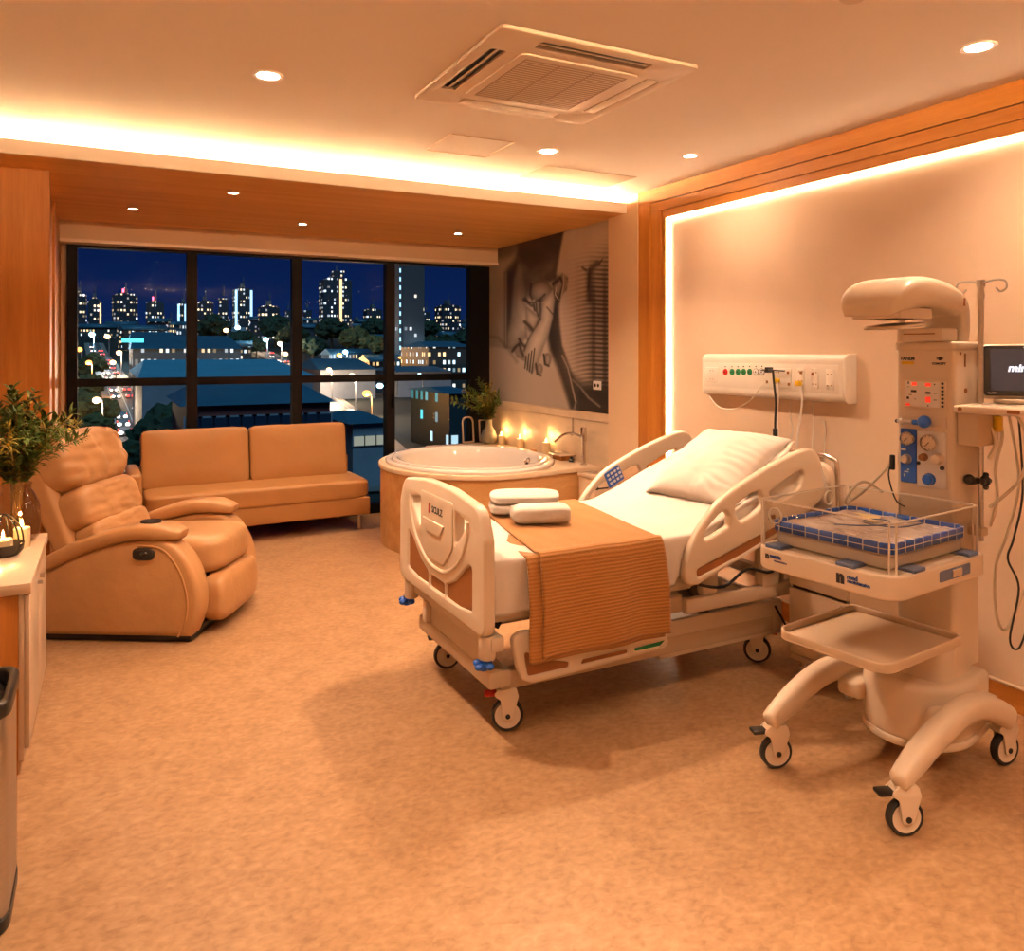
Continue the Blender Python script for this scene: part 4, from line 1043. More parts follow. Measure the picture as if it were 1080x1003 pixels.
# legs
for s in (-1, 1):
    yf, yb = s * .245, s * .225
    path = spl([(-.285, yf, .178), (-.22, yf, .205), (-.10, yf, .252), (.02, yf, .284), (.14, yf * .97, .292), (.28, yb, .270), (.40, yb, .226), (.50, yb, .170)], 5); m = len(path)
    sec = [(.038 * math.copysign(abs(math.cos(a)) ** .7, math.cos(a)), .044 * math.copysign(abs(math.sin(a)) ** .7, math.sin(a))) for a in [2 * PI * k / 20 for k in range(20)]]
    sc = [.72 + .28 * min(1, i / 8) if i > 0 else .45 for i in range(m)]; sc[-1] = .8
    mb = MB(); mb.loft(path, sec, scale=sc); mb.box(.10, .45, min(s * .12, yb), max(s * .12, yb), .20, .27, bev=.02)
    mb.build('leg', M_['plastic'], wm, ang=60)
caster(wm, -.245, -.245, -.50, .060, M_['black']); caster(wm, -.245, .245, -.45, .060, M_['black']); caster(wm, .485, -.222, -.25, .060, None); caster(wm, .485, .222, .6, .060, None)
# column
mb = MB(); mb.plate([rp([(.23, -.112), (.425, -.112), (.425, .112), (.23, .112)], .022, 5)], 1.20, .003, T(0, 0, .96)); mb.build('column', M_['plastic'], wm)
mb = MB(); mb.plate([rp([(.222, -.12), (.433, -.12), (.433, .12), (.222, .12)], .026, 5)], .032, .008, T(0, 0, 1.568)); mb.build('column_cap', M_['plastic'], wm)
# shelf tray
tr = rp([(-.295, -.215, .07), (.20, -.215, .03), (.20, .215, .03), (-.295, .215, .07)], .05, 6)
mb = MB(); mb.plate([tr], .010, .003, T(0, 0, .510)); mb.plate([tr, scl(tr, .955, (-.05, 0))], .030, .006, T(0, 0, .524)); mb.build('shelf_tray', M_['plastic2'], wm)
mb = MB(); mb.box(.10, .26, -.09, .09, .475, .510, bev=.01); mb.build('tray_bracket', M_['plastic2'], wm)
# platform
pf = rp([(-.345, -.272, .085), (.235, -.272, .03), (.235, .272, .03), (-.345, .272, .085)], .05, 8)
mb = MB(); mb.plate([pf], .080, .010, T(0, 0, .80), res=3)
plat = mb.build('bed_platform', M_['plastic'], wm)
mb = MB(); mb.plate([rp([(-.10, .785), (.10, .785), (.10, .822), (-.10, .822)], .008)], .01, 0, T(.02, -.2685, 0) @ MXZ); mb.build('side_slot', M_['bluegrey'], plat, label='blue grey handle slot')
mb = MB(); mb.box(.0, .06, -.278, -.268, .79, .815, bev=.002); mb.build('slot_grip', M_['plastic2'], plat)
NX = Matrix(((0, 0, -1, 0), (-1, 0, 0, 0), (0, 1, 0, 0), (0, 0, 0, 1)))     # text on a face looking to -x
mb = MB(); mb.text('n', .055, T(-.3465, -.085, .803) @ NX, bold=.004); mb.text('n', .03, T(-.3465, .205, .812) @ NX, bold=.002); mb.build('emblem', M_['ink'], plat)
mb = MB(); mb.text('med', .022, T(-.3465, -.128, .810) @ NX, bold=.0006); mb.text('neointensiva', .016, T(-.3465, -.150, .797) @ NX, bold=.0006); mb.text('matrix', .018, T(-.3465, .170, .814) @ NX, bold=.001); mb.text('neointensiva', .011, T(-.3465, .150, .800) @ NX); mb.build('lettering', M_['inkblue'], plat)
for x, y, a in ((-.305, .185, 0), (-.310, -.10, 0), (-.20, -.238, PI / 2), (.15, -.238, PI / 2)):
    mb = MB(); mb.box(-.035, .035, -.035, .035, .838, .852, bev=.004, M=T(x, y, 0) @ R('Z', a)); mb.build('corner_latch', M_['bluegrey'], plat, label='blue grey latch')
# bassinet
bs = rp([(-.295, -.232), (.195, -.232), (.195, .232), (-.295, .232)], .045, 6)
mb = MB(); mb.plate([scl(bs, .97, (-.055, 0))], .045, .012, T(0, 0, .868), res=3); mb.build('bassinet_tub', M_['acrylicw'] if 'acrylicw' in M_ else M_['lam'], wm)
mb = MB(); mb.plate([scl(bs, .96, (-.055, 0))], .028, .010, T(0, 0, .898)); pad = mb.build('mattress_pad', M_['pad'], wm, label='pale pad in crinkled film')
mb = MB()
mb.grid(lambda u, v: V((-.278 + .456 * u, -.215 + .43 * v, .916 + .010 * noise.noise(V((u * 6, v * 6, 1))) + .006 * noise.noise(V((u * 17, v * 14, 4))) + .014 * max(0, noise.noise(V((u * 4, v * 4, 8)))))), 60, 60)
mb.build('film_wrap', M_['padfilm'], pad, ang=25)
# blue grid edge band
def bandline(z): return [V((u, v, z)) for u, v in bs]
mb = MB(); k = len(bs)
pts = bandline(0)
for i in range(k):
    a, b = pts[i], pts[(i + 1) % k]
    q = [mb.bm.verts.new(a + V((0, 0, .896))), mb.bm.verts.new(b + V((0, 0, .896))), mb.bm.verts.new(b + V((0, 0, .930))), mb.bm.verts.new(a + V((0, 0, .930)))]
    mb.bm.faces.new(q)
o = mb.build('blue_edge_band', M_['blue'], wm, ang=80, label='blue padded edge with white grid lines'); sm = o.modifiers.new('t', 'SOLIDIFY'); sm.thickness = .012; sm.offset = -1
mb = MB()
per = [0]
for i in range(k): per.append(per[-1] + (pts[(i + 1) % k] - pts[i]).length)
tot = per[-1]
def onb(s):
    s %= tot
    for i in range(k):
        if per[i + 1] >= s:
            d = (pts[(i + 1) % k] - pts[i]); t_ = (s - per[i]) / max(1e-9, d.length); n_ = V((d.y, -d.x, 0)).normalized()
            return pts[i] + d * t_, d.normalized(), n_
n_ = 34
for j in range(n_):
    p, d, nn = onb(tot * j / n_)
    M0 = Matrix((( d.x, nn.x, 0, p.x), (d.y, nn.y, 0, p.y), (0, 0, 1, 0), (0, 0, 0, 1)))
    mb.box(-.0016, .0016, -.013, .001, .896, .9315, M=M0)
for z in (.913,):
    mb.tube([onb(tot * j / 120)[0] + onb(tot * j / 120)[2] * .0005 + V((0, 0, z)) for j in range(120)], .0013, 5, closed=True)
    mb.tube([onb(tot * j / 120)[0] - onb(tot * j / 120)[2] * .0125 + V((0, 0, z)) for j in range(120)], .0013, 5, closed=True)
mb.build('grid_lines', M_['white'], o)
fp_ = MB().plate([[(-.05, -.03), (.035, -.045), (.02, .05)]], .003, .0008, T(0, 0, 0)).build('folded_paper', M_['paper']); fp_.location = T(*WO) @ R('Z', WR) @ V((.03, .05, .934)); fp_.rotation_euler = (.12, -.10, .6); tag(fp_, 'pale yellow folded paper lying on the bassinet pad', 'paper')
o = MB().tube([T(*WO) @ R('Z', WR) @ V(q) for q in ((-.16, .06, .928), (-.10, -.02, .930), (-.02, -.06, .932), (.04, -.02, .932), (.0, .03, .932), (-.06, .0, .931), (-.03, -.10, .930), (.10, -.12, .932))], .0025, 6, sub=6).build('thin_tubing', M_['bluegrey']); tag(o, 'thin grey tubing curled on the bassinet pad', 'tubing')
# clear side walls
for nm, (x0, x1, y0, y1) in dict(a=(-.322, -.317, -.238, .238), b=(.210, .215, -.238, .238), c=(-.31, .205, -.258, -.253), d=(-.31, .205, .253, .258)).items():
    mb = MB(); mb.box(x0, x1, y0, y1, .842, 1.005, bev=.0015); wl = mb.build('clear_wall', M_['acrylic'], wm)
    mb = MB()
    if nm in 'ab': mb.box(x0 - .0008, x1 + .0008, y0, y1, 1.003, 1.0075); [mb.box(x0 - .0008, x1 + .0008, q - .0018, q + .0018, .842, 1.005) for q in (y0, y1)]
    else: mb.box(x0, x1, y0 - .0008, y1 + .0008, 1.003, 1.0075); [mb.box(q - .0018, q + .0018, y0 - .0008, y1 + .0008, .842, 1.005) for q in (x0, x1)]
    mb.build('polished_edge', M_['edge'], wl)
for p, M0 in (((-.3195, .19, .955), MYZ), ((.10, .2555, .965), MXZ)):
    mb = MB(); mb.plate([ell(0, 0, .028, .030, 28), ell(0, 0, .024, .026, 28)], .010, .001, T(*p) @ M0); mb.build('tube_port', M_['edge'], wm)
mb = MB(); mb.tube([(.20, .15, .99), (.16, .20, 1.03), (.10, .22, 1.0), (.12, .26, .94), (.19, .24, .97), (.23, .17, 1.06), (.235, .125, 1.12)], .005, sub=6); mb.build('coiled_tube', M_['tube'], wm)
mb = MB(); mb.box(.222, .236, .118, .135, 1.08, 1.14, bev=.003); mb.tube([(.235, .126, 1.12), (.225, .14, 1.06), (.205, .10, .97), (.22, .07, .945)], .003, sub=5); mb.build('probe_lead', M_['black'], wm)
# canopy
st = [(.385, 1.585, .075, .045, 0), (.392, 1.64, .078, .047, .15), (.378, 1.70, .083, .050, .6), (.325, 1.728, .094, .056, 1.12), (.23, 1.748, .108, .058, 1.40), (.12, 1.756, .120, .062, 1.55), (.02, 1.754, .130, .064, 1.62), (-.06, 1.742, .130, .060, 1.80), (-.115, 1.718, .118, .046, 2.05), (-.145, 1.692, .100, .026, 2.3), (-.152, 1.676, .088, .006, 2.35)]
SP = spl([V((q[0], q[1], q[4])) for q in st], 4); SW = spl([V((q[2], q[3], 0)) for q in st], 4)
def canf(u, v):
    i = min(len(SP) - 1, int(round(u * (len(SP) - 1)))); p = SP[i]; w, h = SW[i].x, SW[i].y
    a = 2 * PI * v; ca = math.copysign(abs(math.cos(a)) ** .46, math.cos(a)); sa = math.copysign(abs(math.sin(a)) ** .46, math.sin(a))
    if sa < 0: sa *= .8
    up = V((math.sin(p.z - 1.5708), 0, math.cos(p.z - 1.5708)))            # away from the underside
    up = V((math.cos(p.z) , 0, math.sin(p.z))) if True else up
    return V((p.x, 0, p.y)) + V((0, w * ca, 0)) + up * h * sa
mb = MB(); mb.grid(canf, len(SP), 40, closev=True)
bmesh.ops.remove_doubles(mb.bm, verts=mb.bm.verts, dist=.0002); bmesh.ops.holes_fill(mb.bm, edges=mb.bm.edges, sides=60); bmesh.ops.recalc_face_normals(mb.bm, faces=mb.bm.faces)
cano = mb.build('canopy', M_['plastic'], wm, ang=50)
mb = MB(); mb.plate([rp([(-.115, -.095), (.14, -.085), (.14, .085), (-.115, .095)], .03), rp([(-.06, -.06), (.12, -.06), (.12, .06), (-.06, .06)], .02)], .04, .006, T(0, 0, 1.685)); mb.build('heater_skirt', M_['plastic'], cano)
mb = MB(); mb.box(-.06, .12, -.06, .06, 1.690, 1.70); mb.build('heater_recess', M_['grey'], cano)
for s in (-1, 1): MB().tube([(-.05, s * .035, 1.672), (.11, s * .03, 1.672)], .008).build('heater_rod', M_['chrome'], cano)
mb = MB(); mb.plate([rp([(-.09, -.075), (.10, -.075), (.10, .075), (-.09, .075)], .03)], .012, .004, T(.02, 0, 1.640) @ R('Y', -.10)); mb.build('reflector', M_['plastic'], cano)
mb = MB(); mb.box(.19, .31, -.085, .085, 1.586, 1.635, bev=.008); mb.build('canopy_hinge', M_['plastic'], cano)
MB().cyl((.20, .075, 1.585), (.20, .075, 1.70), .013).build('canopy_post', M_['plastic'], cano)
for y in (-.05, .0, .06): MB().cyl((-.128, y, 1.722), (-.137, y, 1.720), .006, n=10).build('sensor_eye', M_['brown'], cano)
MB().box(.10, .105, -.118, -.112, 1.755, 1.790).build('side_mark', M_['brown'], cano)
MB().box(.335, .348, -.094, -.084, 1.72, 1.75).build('side_mark', M_['brown'], cano)
MB().box(.1885, .19, -.06, .06, 1.612, 1.616).build('hinge_mark', M_['brown'], cano)
# controls on the column front (x = .23), y to the left of the viewer
FXC = .2295
def cf(px, py): return (.108 - (px - 953) / 57 * .216, 1.585 - (py - 360) / 165 * .585)
def panel(name, x0, y0, x1, y1, m, d=.006, bev=.002, parent=wm, r=.005, label=None, lift=0):
    (ya, za), (yb, zb) = cf(x0, y0), cf(x1, y1)
    mb = MB(); mb.plate([rp([(yb, zb), (ya, zb), (ya, za), (yb, za)], r, 4)], d, min(bev, d * .45), T(FXC - lift - d / 2, 0, 0) @ MYZ)
    return mb.build(name, m, parent, label=label)
dp = panel('display_panel', 962, 401, 1004, 432, M_['plastic'], .010)
panel('display_face', 964, 403, 998, 430, M_['white'], .003, parent=dp, lift=.010)
def dig(lst, m, nm, par, lift=.0125):
    mb = MB()
    for tx, x, y, sz in lst:
        a, z = cf(x, y); mb.text(tx, sz, T(FXC - lift - .0006, a, z) @ NX, bold=.0006)
    mb.build(nm, m, par)
mb = MB()
for x, y, w, h in ((973, 405.5, 5, 2.4), (987, 406, 5.5, 2.4), (987, 422, 5, 4), (966.5, 428.2, 4, 1.5)):
    a, z = cf(x, y); MB().box(FXC - .0145, FXC - .0125, a - w * .0019, a + w * .0019, z - h * .0026, z + h * .0026).build('red_readout', M_['led'], dp, label='glowing red readout')
mb = MB()
for x, y, w, h in ((972.5, 413.5, 5.5, 2.2), (987, 414.8, 5, 2.0), (967, 404.5, 1.6, 2.4), (966.5, 421, 2.5, 2.4), (993.5, 405.5, 1.2, 1.2), (969, 417.5, 3, .7), (994, 415, 3, .6), (994, 422, 3, .6), (974, 422, 2, .5), (967, 409, 2, .5), (987, 428.5, 1.2, 1.2)):
    a, z = cf(x, y); mb.box(FXC - .0142, FXC - .0125, a - w * .0019, a + w * .0019, z - h * .0020, z + h * .0020)
for j in range(7):
    a, z = cf(1001, 404.5 + 4.0 * j); mb.cyl((FXC - .0105, a, z), (FXC - .013, a, z), .005, n=12)
mb.build('display_keys', M_['ink'], dp)
dig([('FANEM', 964.5, 378.5, .017), ('NEO', 997, 378, .012), ('CONCEPT', 996, 383.5, .011)], M_['ink'], 'lettering', wm, .0002)
panel('yellow_label', 958, 381.5, 971, 384.5, M_['yellow'], .001, 0)
mb = MB(); a, z = cf(997, 378.2); mb.cyl((FXC, a, z), (FXC - .0015, a, z), .007, n=16); mb.build('round_mark', M_['ink'], wm)
rp_ = panel('reservoir_panel', 958, 440, 1004, 452, M_['plastic'], .006)
mb = MB(); (a0, z0), (a1, z1), (a2, z2) = cf(961, 446), cf(973, 447), cf(985.5, 445.5)
mb.cyl((FXC - .02, cf(973, 447)[0], z1), (FXC - .02, a2, z1), .010, n=16); mb.ball((FXC - .03, a2, z2), .024, 18); mb.build('blue_valve', M_['blue'], wm, label='blue ball valve')
mb = MB(); mb.cyl((FXC - .02, cf(957, 446)[0], z1), (FXC - .02, cf(972, 446)[0], z1), .009, n=14); mb.ball((FXC - .02, cf(962, 446)[0], z1), .014, 12); mb.build('valve_stem', M_['steel'], wm)
mb = MB(); mb.ball((FXC - .02, cf(956, 445.5)[0], z1), .008, 10); mb.build('stem_tip', M_['black'], wm)
lp = panel('flow_panel', 974.5, 456, 1003.5, 516, M_['white'], .005)
bp_ = panel('blue_flow_panel', 957.5, 455, 974, 513.5, M_['blue'], .006, label='blue gas panel')
def gauge(px, py, r, par):
    a, z = cf(px, py); M0 = T(FXC - .006, a, z) @ R('Y', -PI / 2)
    g = MB().lathe([(r * .86, .0), (r, .0), (r, .016), (r * .93, .020), (r * .86, .016)], 32, M0).build('gauge_rim', M_['chrome'], par)
    MB().lathe([(0, .012), (r * .86, .012)], 32, M0).build('gauge_face', M_['plastic'], g)
    mb = MB(); mb.box(-.0012, .0012, -r * .1, r * .6, .013, .0145, M=M0 @ R('Z', .8)); 
    for q in range(9):
        b = q / 8 * 4.6 - 2.3; mb.box(-.0008, .0008, r * .68, r * .8, .0125, .0138, M=M0 @ R('Z', b))
    mb.build('gauge_needle', M_['ink'], g)
gauge(966, 465.5, .027, bp_); gauge(988, 468, .032, lp)
def knob(px, py, r, m, par, nm='knob', d=.022):
    a, z = cf(px, py); M0 = T(FXC - .005, a, z) @ R('Y', -PI / 2)
    mb = MB(); mb.lathe([(r * 1.15, 0), (r * 1.15, .005), (r, .007), (r * .92, d), (r * .7, d + .003), (0, d + .003)], 24, M0); mb.build(nm, m, par)
knob(964.5, 488, .017, M_['steel'], bp_); knob(996.5, 484.5, .019, M_['plastic'], lp, d=.03); knob(982, 484, .013, M_['brown'], lp); knob(987.5, 507, .020, M_['blue'], lp, 'blue_knob')
knob(976.5, 491, .006, M_['ink'], lp, 'small_knob', .008); knob(1000, 493.5, .007, M_['ink'], lp, 'small_knob', .008)
mb = MB()
for x, y, w, h in ((961, 478, 5, 1.6), (964, 502, 4.5, 1), (962, 506, 1.6, 3), (966, 499.5, 2, 1)):
    a, z = cf(x, y); mb.box(FXC - .0075, FXC - .006, a - w * .0019, a + w * .0019, z - h * .002, z + h * .002)
mb.build('flow_marks', M_['white'], bp_)
# right side fittings
mb = MB(); mb.box(.30, .31, -.1135, -.112, 1.49, 1.54); mb.cyl((.27, -.112, 1.54), (.27, -.114, 1.54), .006); mb.cyl((.31, -.112, 1.40), (.31, -.114, 1.40), .010); mb.build('side_marks', M_['brown'], wm)
# iv pole on the side of the column
ip = MB(); ip.cyl((.345, -.150, .84), (.345, -.150, 1.80), .0095, n=14); ip.cyl((.345, -.150, 1.28), (.345, -.150, 1.33), .016, n=14); ip.cyl((.345, -.150, 1.745), (.345, -.150, 1.765), .012, n=12)
ip.cyl((.345, -.150, 1.79), (.345, -.150, 1.815), .014, n=12)
pole = ip.build('drip_pole', M_['steel'], wm, label='thin steel drip pole')
mb = MB()
for s in (-1, 1):
    mb.tube([V((.345, -.150, 1.80)) + V((s * .02 * .3, s * q[0], q[1])) for q in ((0, 0), (.05, .012), (.085, .006), (.09, -.02), (.07, -.032), (.055, -.018))], .0038, sub=6)
mb.build('pole_hook', M_['steel'], pole)
mb = MB(); mb.box(.32, .37, -.165, -.112, 1.27, 1.30, bev=.005); mb.box(.32, .37, -.165, -.112, .86, .89, bev=.005); mb.build('pole_clamp', M_['plastic2'], wm)
mb = MB(); mb.ball((.345, -.165, 1.065), (.022, .018, .022), 12); [mb.ball((.345 + .022 * math.cos(q), -.168, 1.065 + .022 * math.sin(q)), .011, 8) for q in (0, 1.57, 3.14, 4.71)]; mb.ball((.30, -.13, 1.07), (.02, .02, .02), 12); mb.box(.29, .345, -.15, -.12, 1.055, 1.075); mb.build('clamp_knob', M_['black'], wm, label='black clamp knob')
# monitor shelf
mb = MB(); mb.box(.21, .62, -.385, -.115, 1.322, 1.352, bev=.010, seg=3); sh = mb.build('monitor_shelf', M_['plastic'], wm)
mb = MB(); mb.cyl((.209, -.14, 1.337), (.212, -.14, 1.337), .008); mb.box(.206, .2095, -.34, -.30, 1.331, 1.343); mb.build('shelf_marks', M_['brown'], sh)
mb = MB(); mb.box(.24, .40, -.19, -.112, 1.20, 1.322, bev=.01); mb.build('shelf_bracket', M_['plastic2'], sh)
mb = MB(); mb.tube([(.40, -.18, 1.31), (.38, -.21, 1.24), (.37, -.19, 1.12), (.36, -.20, 1.00), (.35, -.18, .90)], .006, sub=6); mb.tube([(.33, -.17, 1.30), (.35, -.20, 1.22), (.34, -.18, 1.15)], .008, sub=5); mb.build('hose', M_['yellow'] if False else M_['tube'], wm)
mb = MB(); mb.box(.35, .38, -.215, -.185, 1.25, 1.31, bev=.008); mb.build('yellow_connector', M_['yellow'], wm)

COLP = ('column', 'column_cap', 'canopy', 'display_panel', 'lettering', 'yellow_label', 'round_mark', 'reservoir_panel', 'blue_valve', 'valve_stem', 'stem_tip', 'flow_panel', 'blue_flow_panel', 'side_marks', 'drip_pole', 'pole_clamp', 'clamp_knob', 'monitor_shelf', 'hose', 'yellow_connector', 'probe_lead', 'coiled_tube')
for ch in wm.children:
    if ch.name.split('.')[0] in COLP: ch.location = (.055, -.028, 0)
def wmw(x, y, z): return T(*WO) @ R('Z', WR) @ V((x, y, z))
# monitor on the shelf, turned towards the room
mp = wmw(.525, -.285, 1.352)
mon = thing('patient_monitor', 'black-screened patient monitor on the shelf beside the warmer', 'monitor', mp, math.radians(-60) + WR)
# local: screen faces -y
FT = R('X', math.radians(-8))
MO = T(0, 0, .018) @ FT
mb = MB(); mb.plate([rp([(-.150, 0), (.150, 0), (.150, .205), (-.150, .205)], .02, 6)], .05, .014, MO @ MXZ, res=3); mb.box(-.11, .11, .0, .055, .02, .18, bev=.02, M=MO); mb.build('housing', M_['plastic'], mon)
mb = MB(); mb.plate([rp([(-.143, .008), (.143, .008), (.143, .198), (-.143, .198)], .014, 6)], .004, .001, MO @ T(0, -.026, 0) @ MXZ); mb.build('bezel', M_['black'], mon)
mb = MB(); mb.plate([[(-.120, .028), (.120, .028), (.120, .184), (-.120, .184)]], .001, 0, MO @ T(0, -.0288, 0) @ MXZ); scr = mb.build('screen', M_['screen'], mon)
mb = MB(); mb.text('mindray', .040, MO @ T(0.0, -.0296, .112) @ R('X', PI / 2), bold=.0015, shear=.25); mb.build('lettering', M_['glow'], scr, label='white maker name on the dark screen')
mb = MB(); mb.text('ALARM', .010, MO @ T(-.115, -.0286, .018) @ R('X', PI / 2)); mb.text('iMEC', .011, MO @ T(0, -.0286, .017) @ R('X', PI / 2)); mb.text('mindray', .009, MO @ T(.0, -.0286, .191) @ R('X', PI / 2)); mb.build('bezel_print', M_['white'], mon)
mb = MB(); mb.plate([ell(0, 0, .11, .065, 28)], .018, .005, T(0, 0, .010)); mb.build('stand_foot', M_['plastic'], mon)
# hanging cables
def cable(name, label, pts, r, m, cat='cable'):
    o = MB().tube(pts, r, 7, sub=7).build(name, m); tag(o, label, cat); return o
cable('monitor_lead', 'white looped monitor lead hanging in front of the right wall', [(2.98, 1.73, 1.33), (3.02, 1.70, 1.22), (3.05, 1.74, 1.08), (2.95, 1.74, 1.02), (2.86, 1.745, .98)], .006, M_['tube'])
cable('monitor_lead', 'long pale monitor lead drooping down to a loop near the baseboard', [(3.03, 1.78, 1.33), (3.10, 1.78, 1.05), (3.06, 1.80, .85), (3.02, 1.82, .72), (3.06, 1.84, .52), (3.16, 1.86, .45), (3.24, 1.84, .60)], .005, M_['tube'])
cable('power_cord', 'thin black power cord curving down the right wall', [(3.06, 1.76, 1.33), (3.09, 1.76, 1.02), (3.05, 1.77, .84), (3.03, 1.78, .76), (3.10, 1.78, .64), (3.06, 1.79, .45), (3.14, 1.80, .40), (3.26, 1.82, .52)], .004, M_['black'])

# ================================================================ bed-head gas panel on the wall
hp = thing('bedhead_panel', 'long white bed-head gas and power panel on the wall', 'wall panel', (XW, 3.42, 1.40))
XF = XW - .085
def hw(zx, zy): p = atX(720 + zx / 5.4, 350 + zy / 5.4, XF); return (p.y - 3.42, p.z - 1.40)
y0, z0 = hw(917, 405); y1, z1 = hw(108, 124); zt = .13; zb = -.125
yl = hw(110, 200)[0]; yr = hw(915, 200)[0]
pr = rp([(0, zb, .0), (-.085, zb + .0, .05), (-.085, zt, .06), (0, zt, 0)], .04, 8)
mb = MB(); mb.plate([pr], yl - yr, .006, T(0, (yl + yr) / 2, 0) @ MXZ); mb.build('housing', M_['panelw'], hp)
mb = MB(); mb.plate([rp([(0, zb - .003, 0), (-.0865, zb - .003, .05), (-.0865, zt + .003, .062), (0, zt + .003, 0)], .04, 8)], .018, .004, T(0, yr - .006, 0) @ MXZ); mb.build('end_cap', M_['panelw'], hp)
mb = MB(); mb.box(-.0865, -.084, yr + .03, yl - .02, -.075, .075, bev=.0008); mb.build('face_strip', M_['panelw'], hp)
XS = -.0866
for k, (zx, m) in enumerate(((245, 'red'), (283, 'green'), (317, 'green'), (349, 'green'), (383, 'green'), (420, 'white'), (454, 'white'))):
    a, z = hw(zx, 228)
    g = MB().lathe([(.0, .006), (.012, .006), (.0185, .004), (.020, .0)], 24, T(XS, a, z) @ R('Y', -PI / 2)).build('gas_outlet', M_[m], hp, label={'red': 'red gas outlet', 'green': 'green gas outlet', 'white': 'white gas outlet'}[m])
    mb = MB(); mb.plate([ell(0, 0, .0205, .0205, 24), ell(0, 0, .017, .017, 24)], .004, 0, T(XS - .002, a, z) @ MYZ) if m == 'white' else None
    mb.cyl((XS - .004, a, z), (XS - .0075, a, z), .0045, n=10); mb.build('outlet_ring', M_['ink'], g)
    MB().cyl((XS, a, z + .032), (XS - .003, a, z + .032), .004, n=8).build('outlet_dot', M_['ink'], g)
def sock(zx0, zy0, zx1, zy1, lab=None):
    (ya, za), (yb, zb_) = hw(zx0, zy0), hw(zx1, zy1)
    s = MB().box(XS - .004, XS + .001, yb, ya, zb_, za, bev=.002).build('socket_plate', M_['panelw'], hp)
    yc = (ya + yb) / 2; mb = MB()
    for f in (.22, .78):
        zz = za + (zb_ - za) * f
        for q in (-.012, .012): mb.cyl((XS - .004, yc + q, zz), (XS - .0052, yc + q, zz), .0035, n=8)
    mb.build('socket_holes', M_['brown'], s); return s
sock(735, 205, 775, 325); sock(820, 215, 862, 333); sock(135, 200, 205, 290); sock(655, 205, 695, 300); sock(470, 205, 620, 320)
mb = MB()
for zx, zy in ((485, 285), (605, 232), (678, 232), (610, 298), (745, 240)): a, z = hw(zx, zy); mb.box(XS - .008, XS - .003, a - .008, a + .008, z - .008, z + .008, bev=.002)
mb.build('outlet_sockets', M_['brown'], hp)
mb = MB(); a, z = hw(672, 295); mb.box(XS - .03, XS - .004, a - .016, a + .016, z - .012, z + .016, bev=.004); a, z = hw(550, 278); mb.box(XS - .02, XS - .004, a - .013, a + .013, z - .010, z + .012, bev=.003); mb.build('yellow_plug', M_['yellow'], hp, label='yellow plugs')
mb = MB(); a, z = hw(512, 216); mb.box(XS - .05, XS - .004, a - .012, a + .012, z - .016, z + .016, bev=.004); 
b, z2 = hw(605, 222); c, z3 = hw(470, 218); mb.tube([(XS - .03, b, z2), (XS - .045, a, z), (XS - .03, c, z3)], .004); mb.build('rod_clip', M_['black'], hp)
# hand-held black rod hanging from the panel
xx = XW - .145
def rw(zx, zy): p = atX(720 + zx / 5.4, 350 + zy / 5.4, xx); return V((xx, p.y, p.z))
t = thing('bed_lamp_rod', 'black flexible lamp rod hanging from the bed-head panel', 'lamp', rw(514, 218))
o0 = rw(514, 218); pts = [rw(*q) - o0 for q in ((514, 218), (520, 290), (531, 400), (527, 500), (527, 560))]
MB().tube(pts, .0065, 8, sub=5).build('flex_neck', M_['black'], t)
MB().cyl(rw(527, 550) - o0, rw(529, 650) - o0, .0145, .013, n=14, bev=.003).build('lamp_head', M_['black'], t)
xx = XW - .05
def wire(lst, label, r=.0035, x=None):
    global xx
    xx = x or XW - .10
    return cable('panel_cord', label, [rw(*q) for q in lst], r, M_['panelw'], 'cord')
wire([(470, 285), (440, 320), (390, 385), (320, 430), (260, 440), (200, 425), (150, 365)], 'thin white cord looping under the left half of the bed-head panel')
wire([(668, 310), (680, 370), (672, 480), (660, 560), (655, 700), (690, 800)], 'thick white cord dropping from the yellow plug', .006)
wire([(540, 290), (545, 380), (540, 460), (545, 600), (540, 760)], 'white cord dropping just right of the black rod')
wire([(617, 400), (610, 470), (625, 560), (612, 650), (630, 780)], 'white cord left of the thick one, wavering downwards', .003, XW - .03)
wire([(742, 400), (745, 520), (738, 640), (740, 780)], 'straight thin white cord below the middle of the right half', .003, XW - .02)
wire([(800, 500), (812, 560), (806, 660), (805, 800)], 'white cord hanging alone farthest to the right', .003, XW - .01)

# ================================================================ white bedside cabinet behind the warmer
cb = thing('bedside_cabinet', 'small cream bedside cabinet on casters behind the warmer', 'cabinet', (2.88, 2.37, 0), math.radians(3))
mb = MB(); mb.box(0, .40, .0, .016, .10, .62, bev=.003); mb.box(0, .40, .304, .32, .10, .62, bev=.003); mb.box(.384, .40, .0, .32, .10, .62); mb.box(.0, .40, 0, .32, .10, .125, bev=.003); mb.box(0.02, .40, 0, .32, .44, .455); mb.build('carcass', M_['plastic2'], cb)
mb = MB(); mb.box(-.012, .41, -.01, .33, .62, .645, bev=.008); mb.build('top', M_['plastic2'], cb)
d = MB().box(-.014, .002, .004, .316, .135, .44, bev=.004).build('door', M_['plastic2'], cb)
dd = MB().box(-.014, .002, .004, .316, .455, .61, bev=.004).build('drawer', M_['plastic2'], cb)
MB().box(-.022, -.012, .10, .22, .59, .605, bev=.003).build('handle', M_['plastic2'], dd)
MB().box(-.022, -.012, .03, .07, .39, .43, bev=.003).build('handle', M_['plastic2'], d)
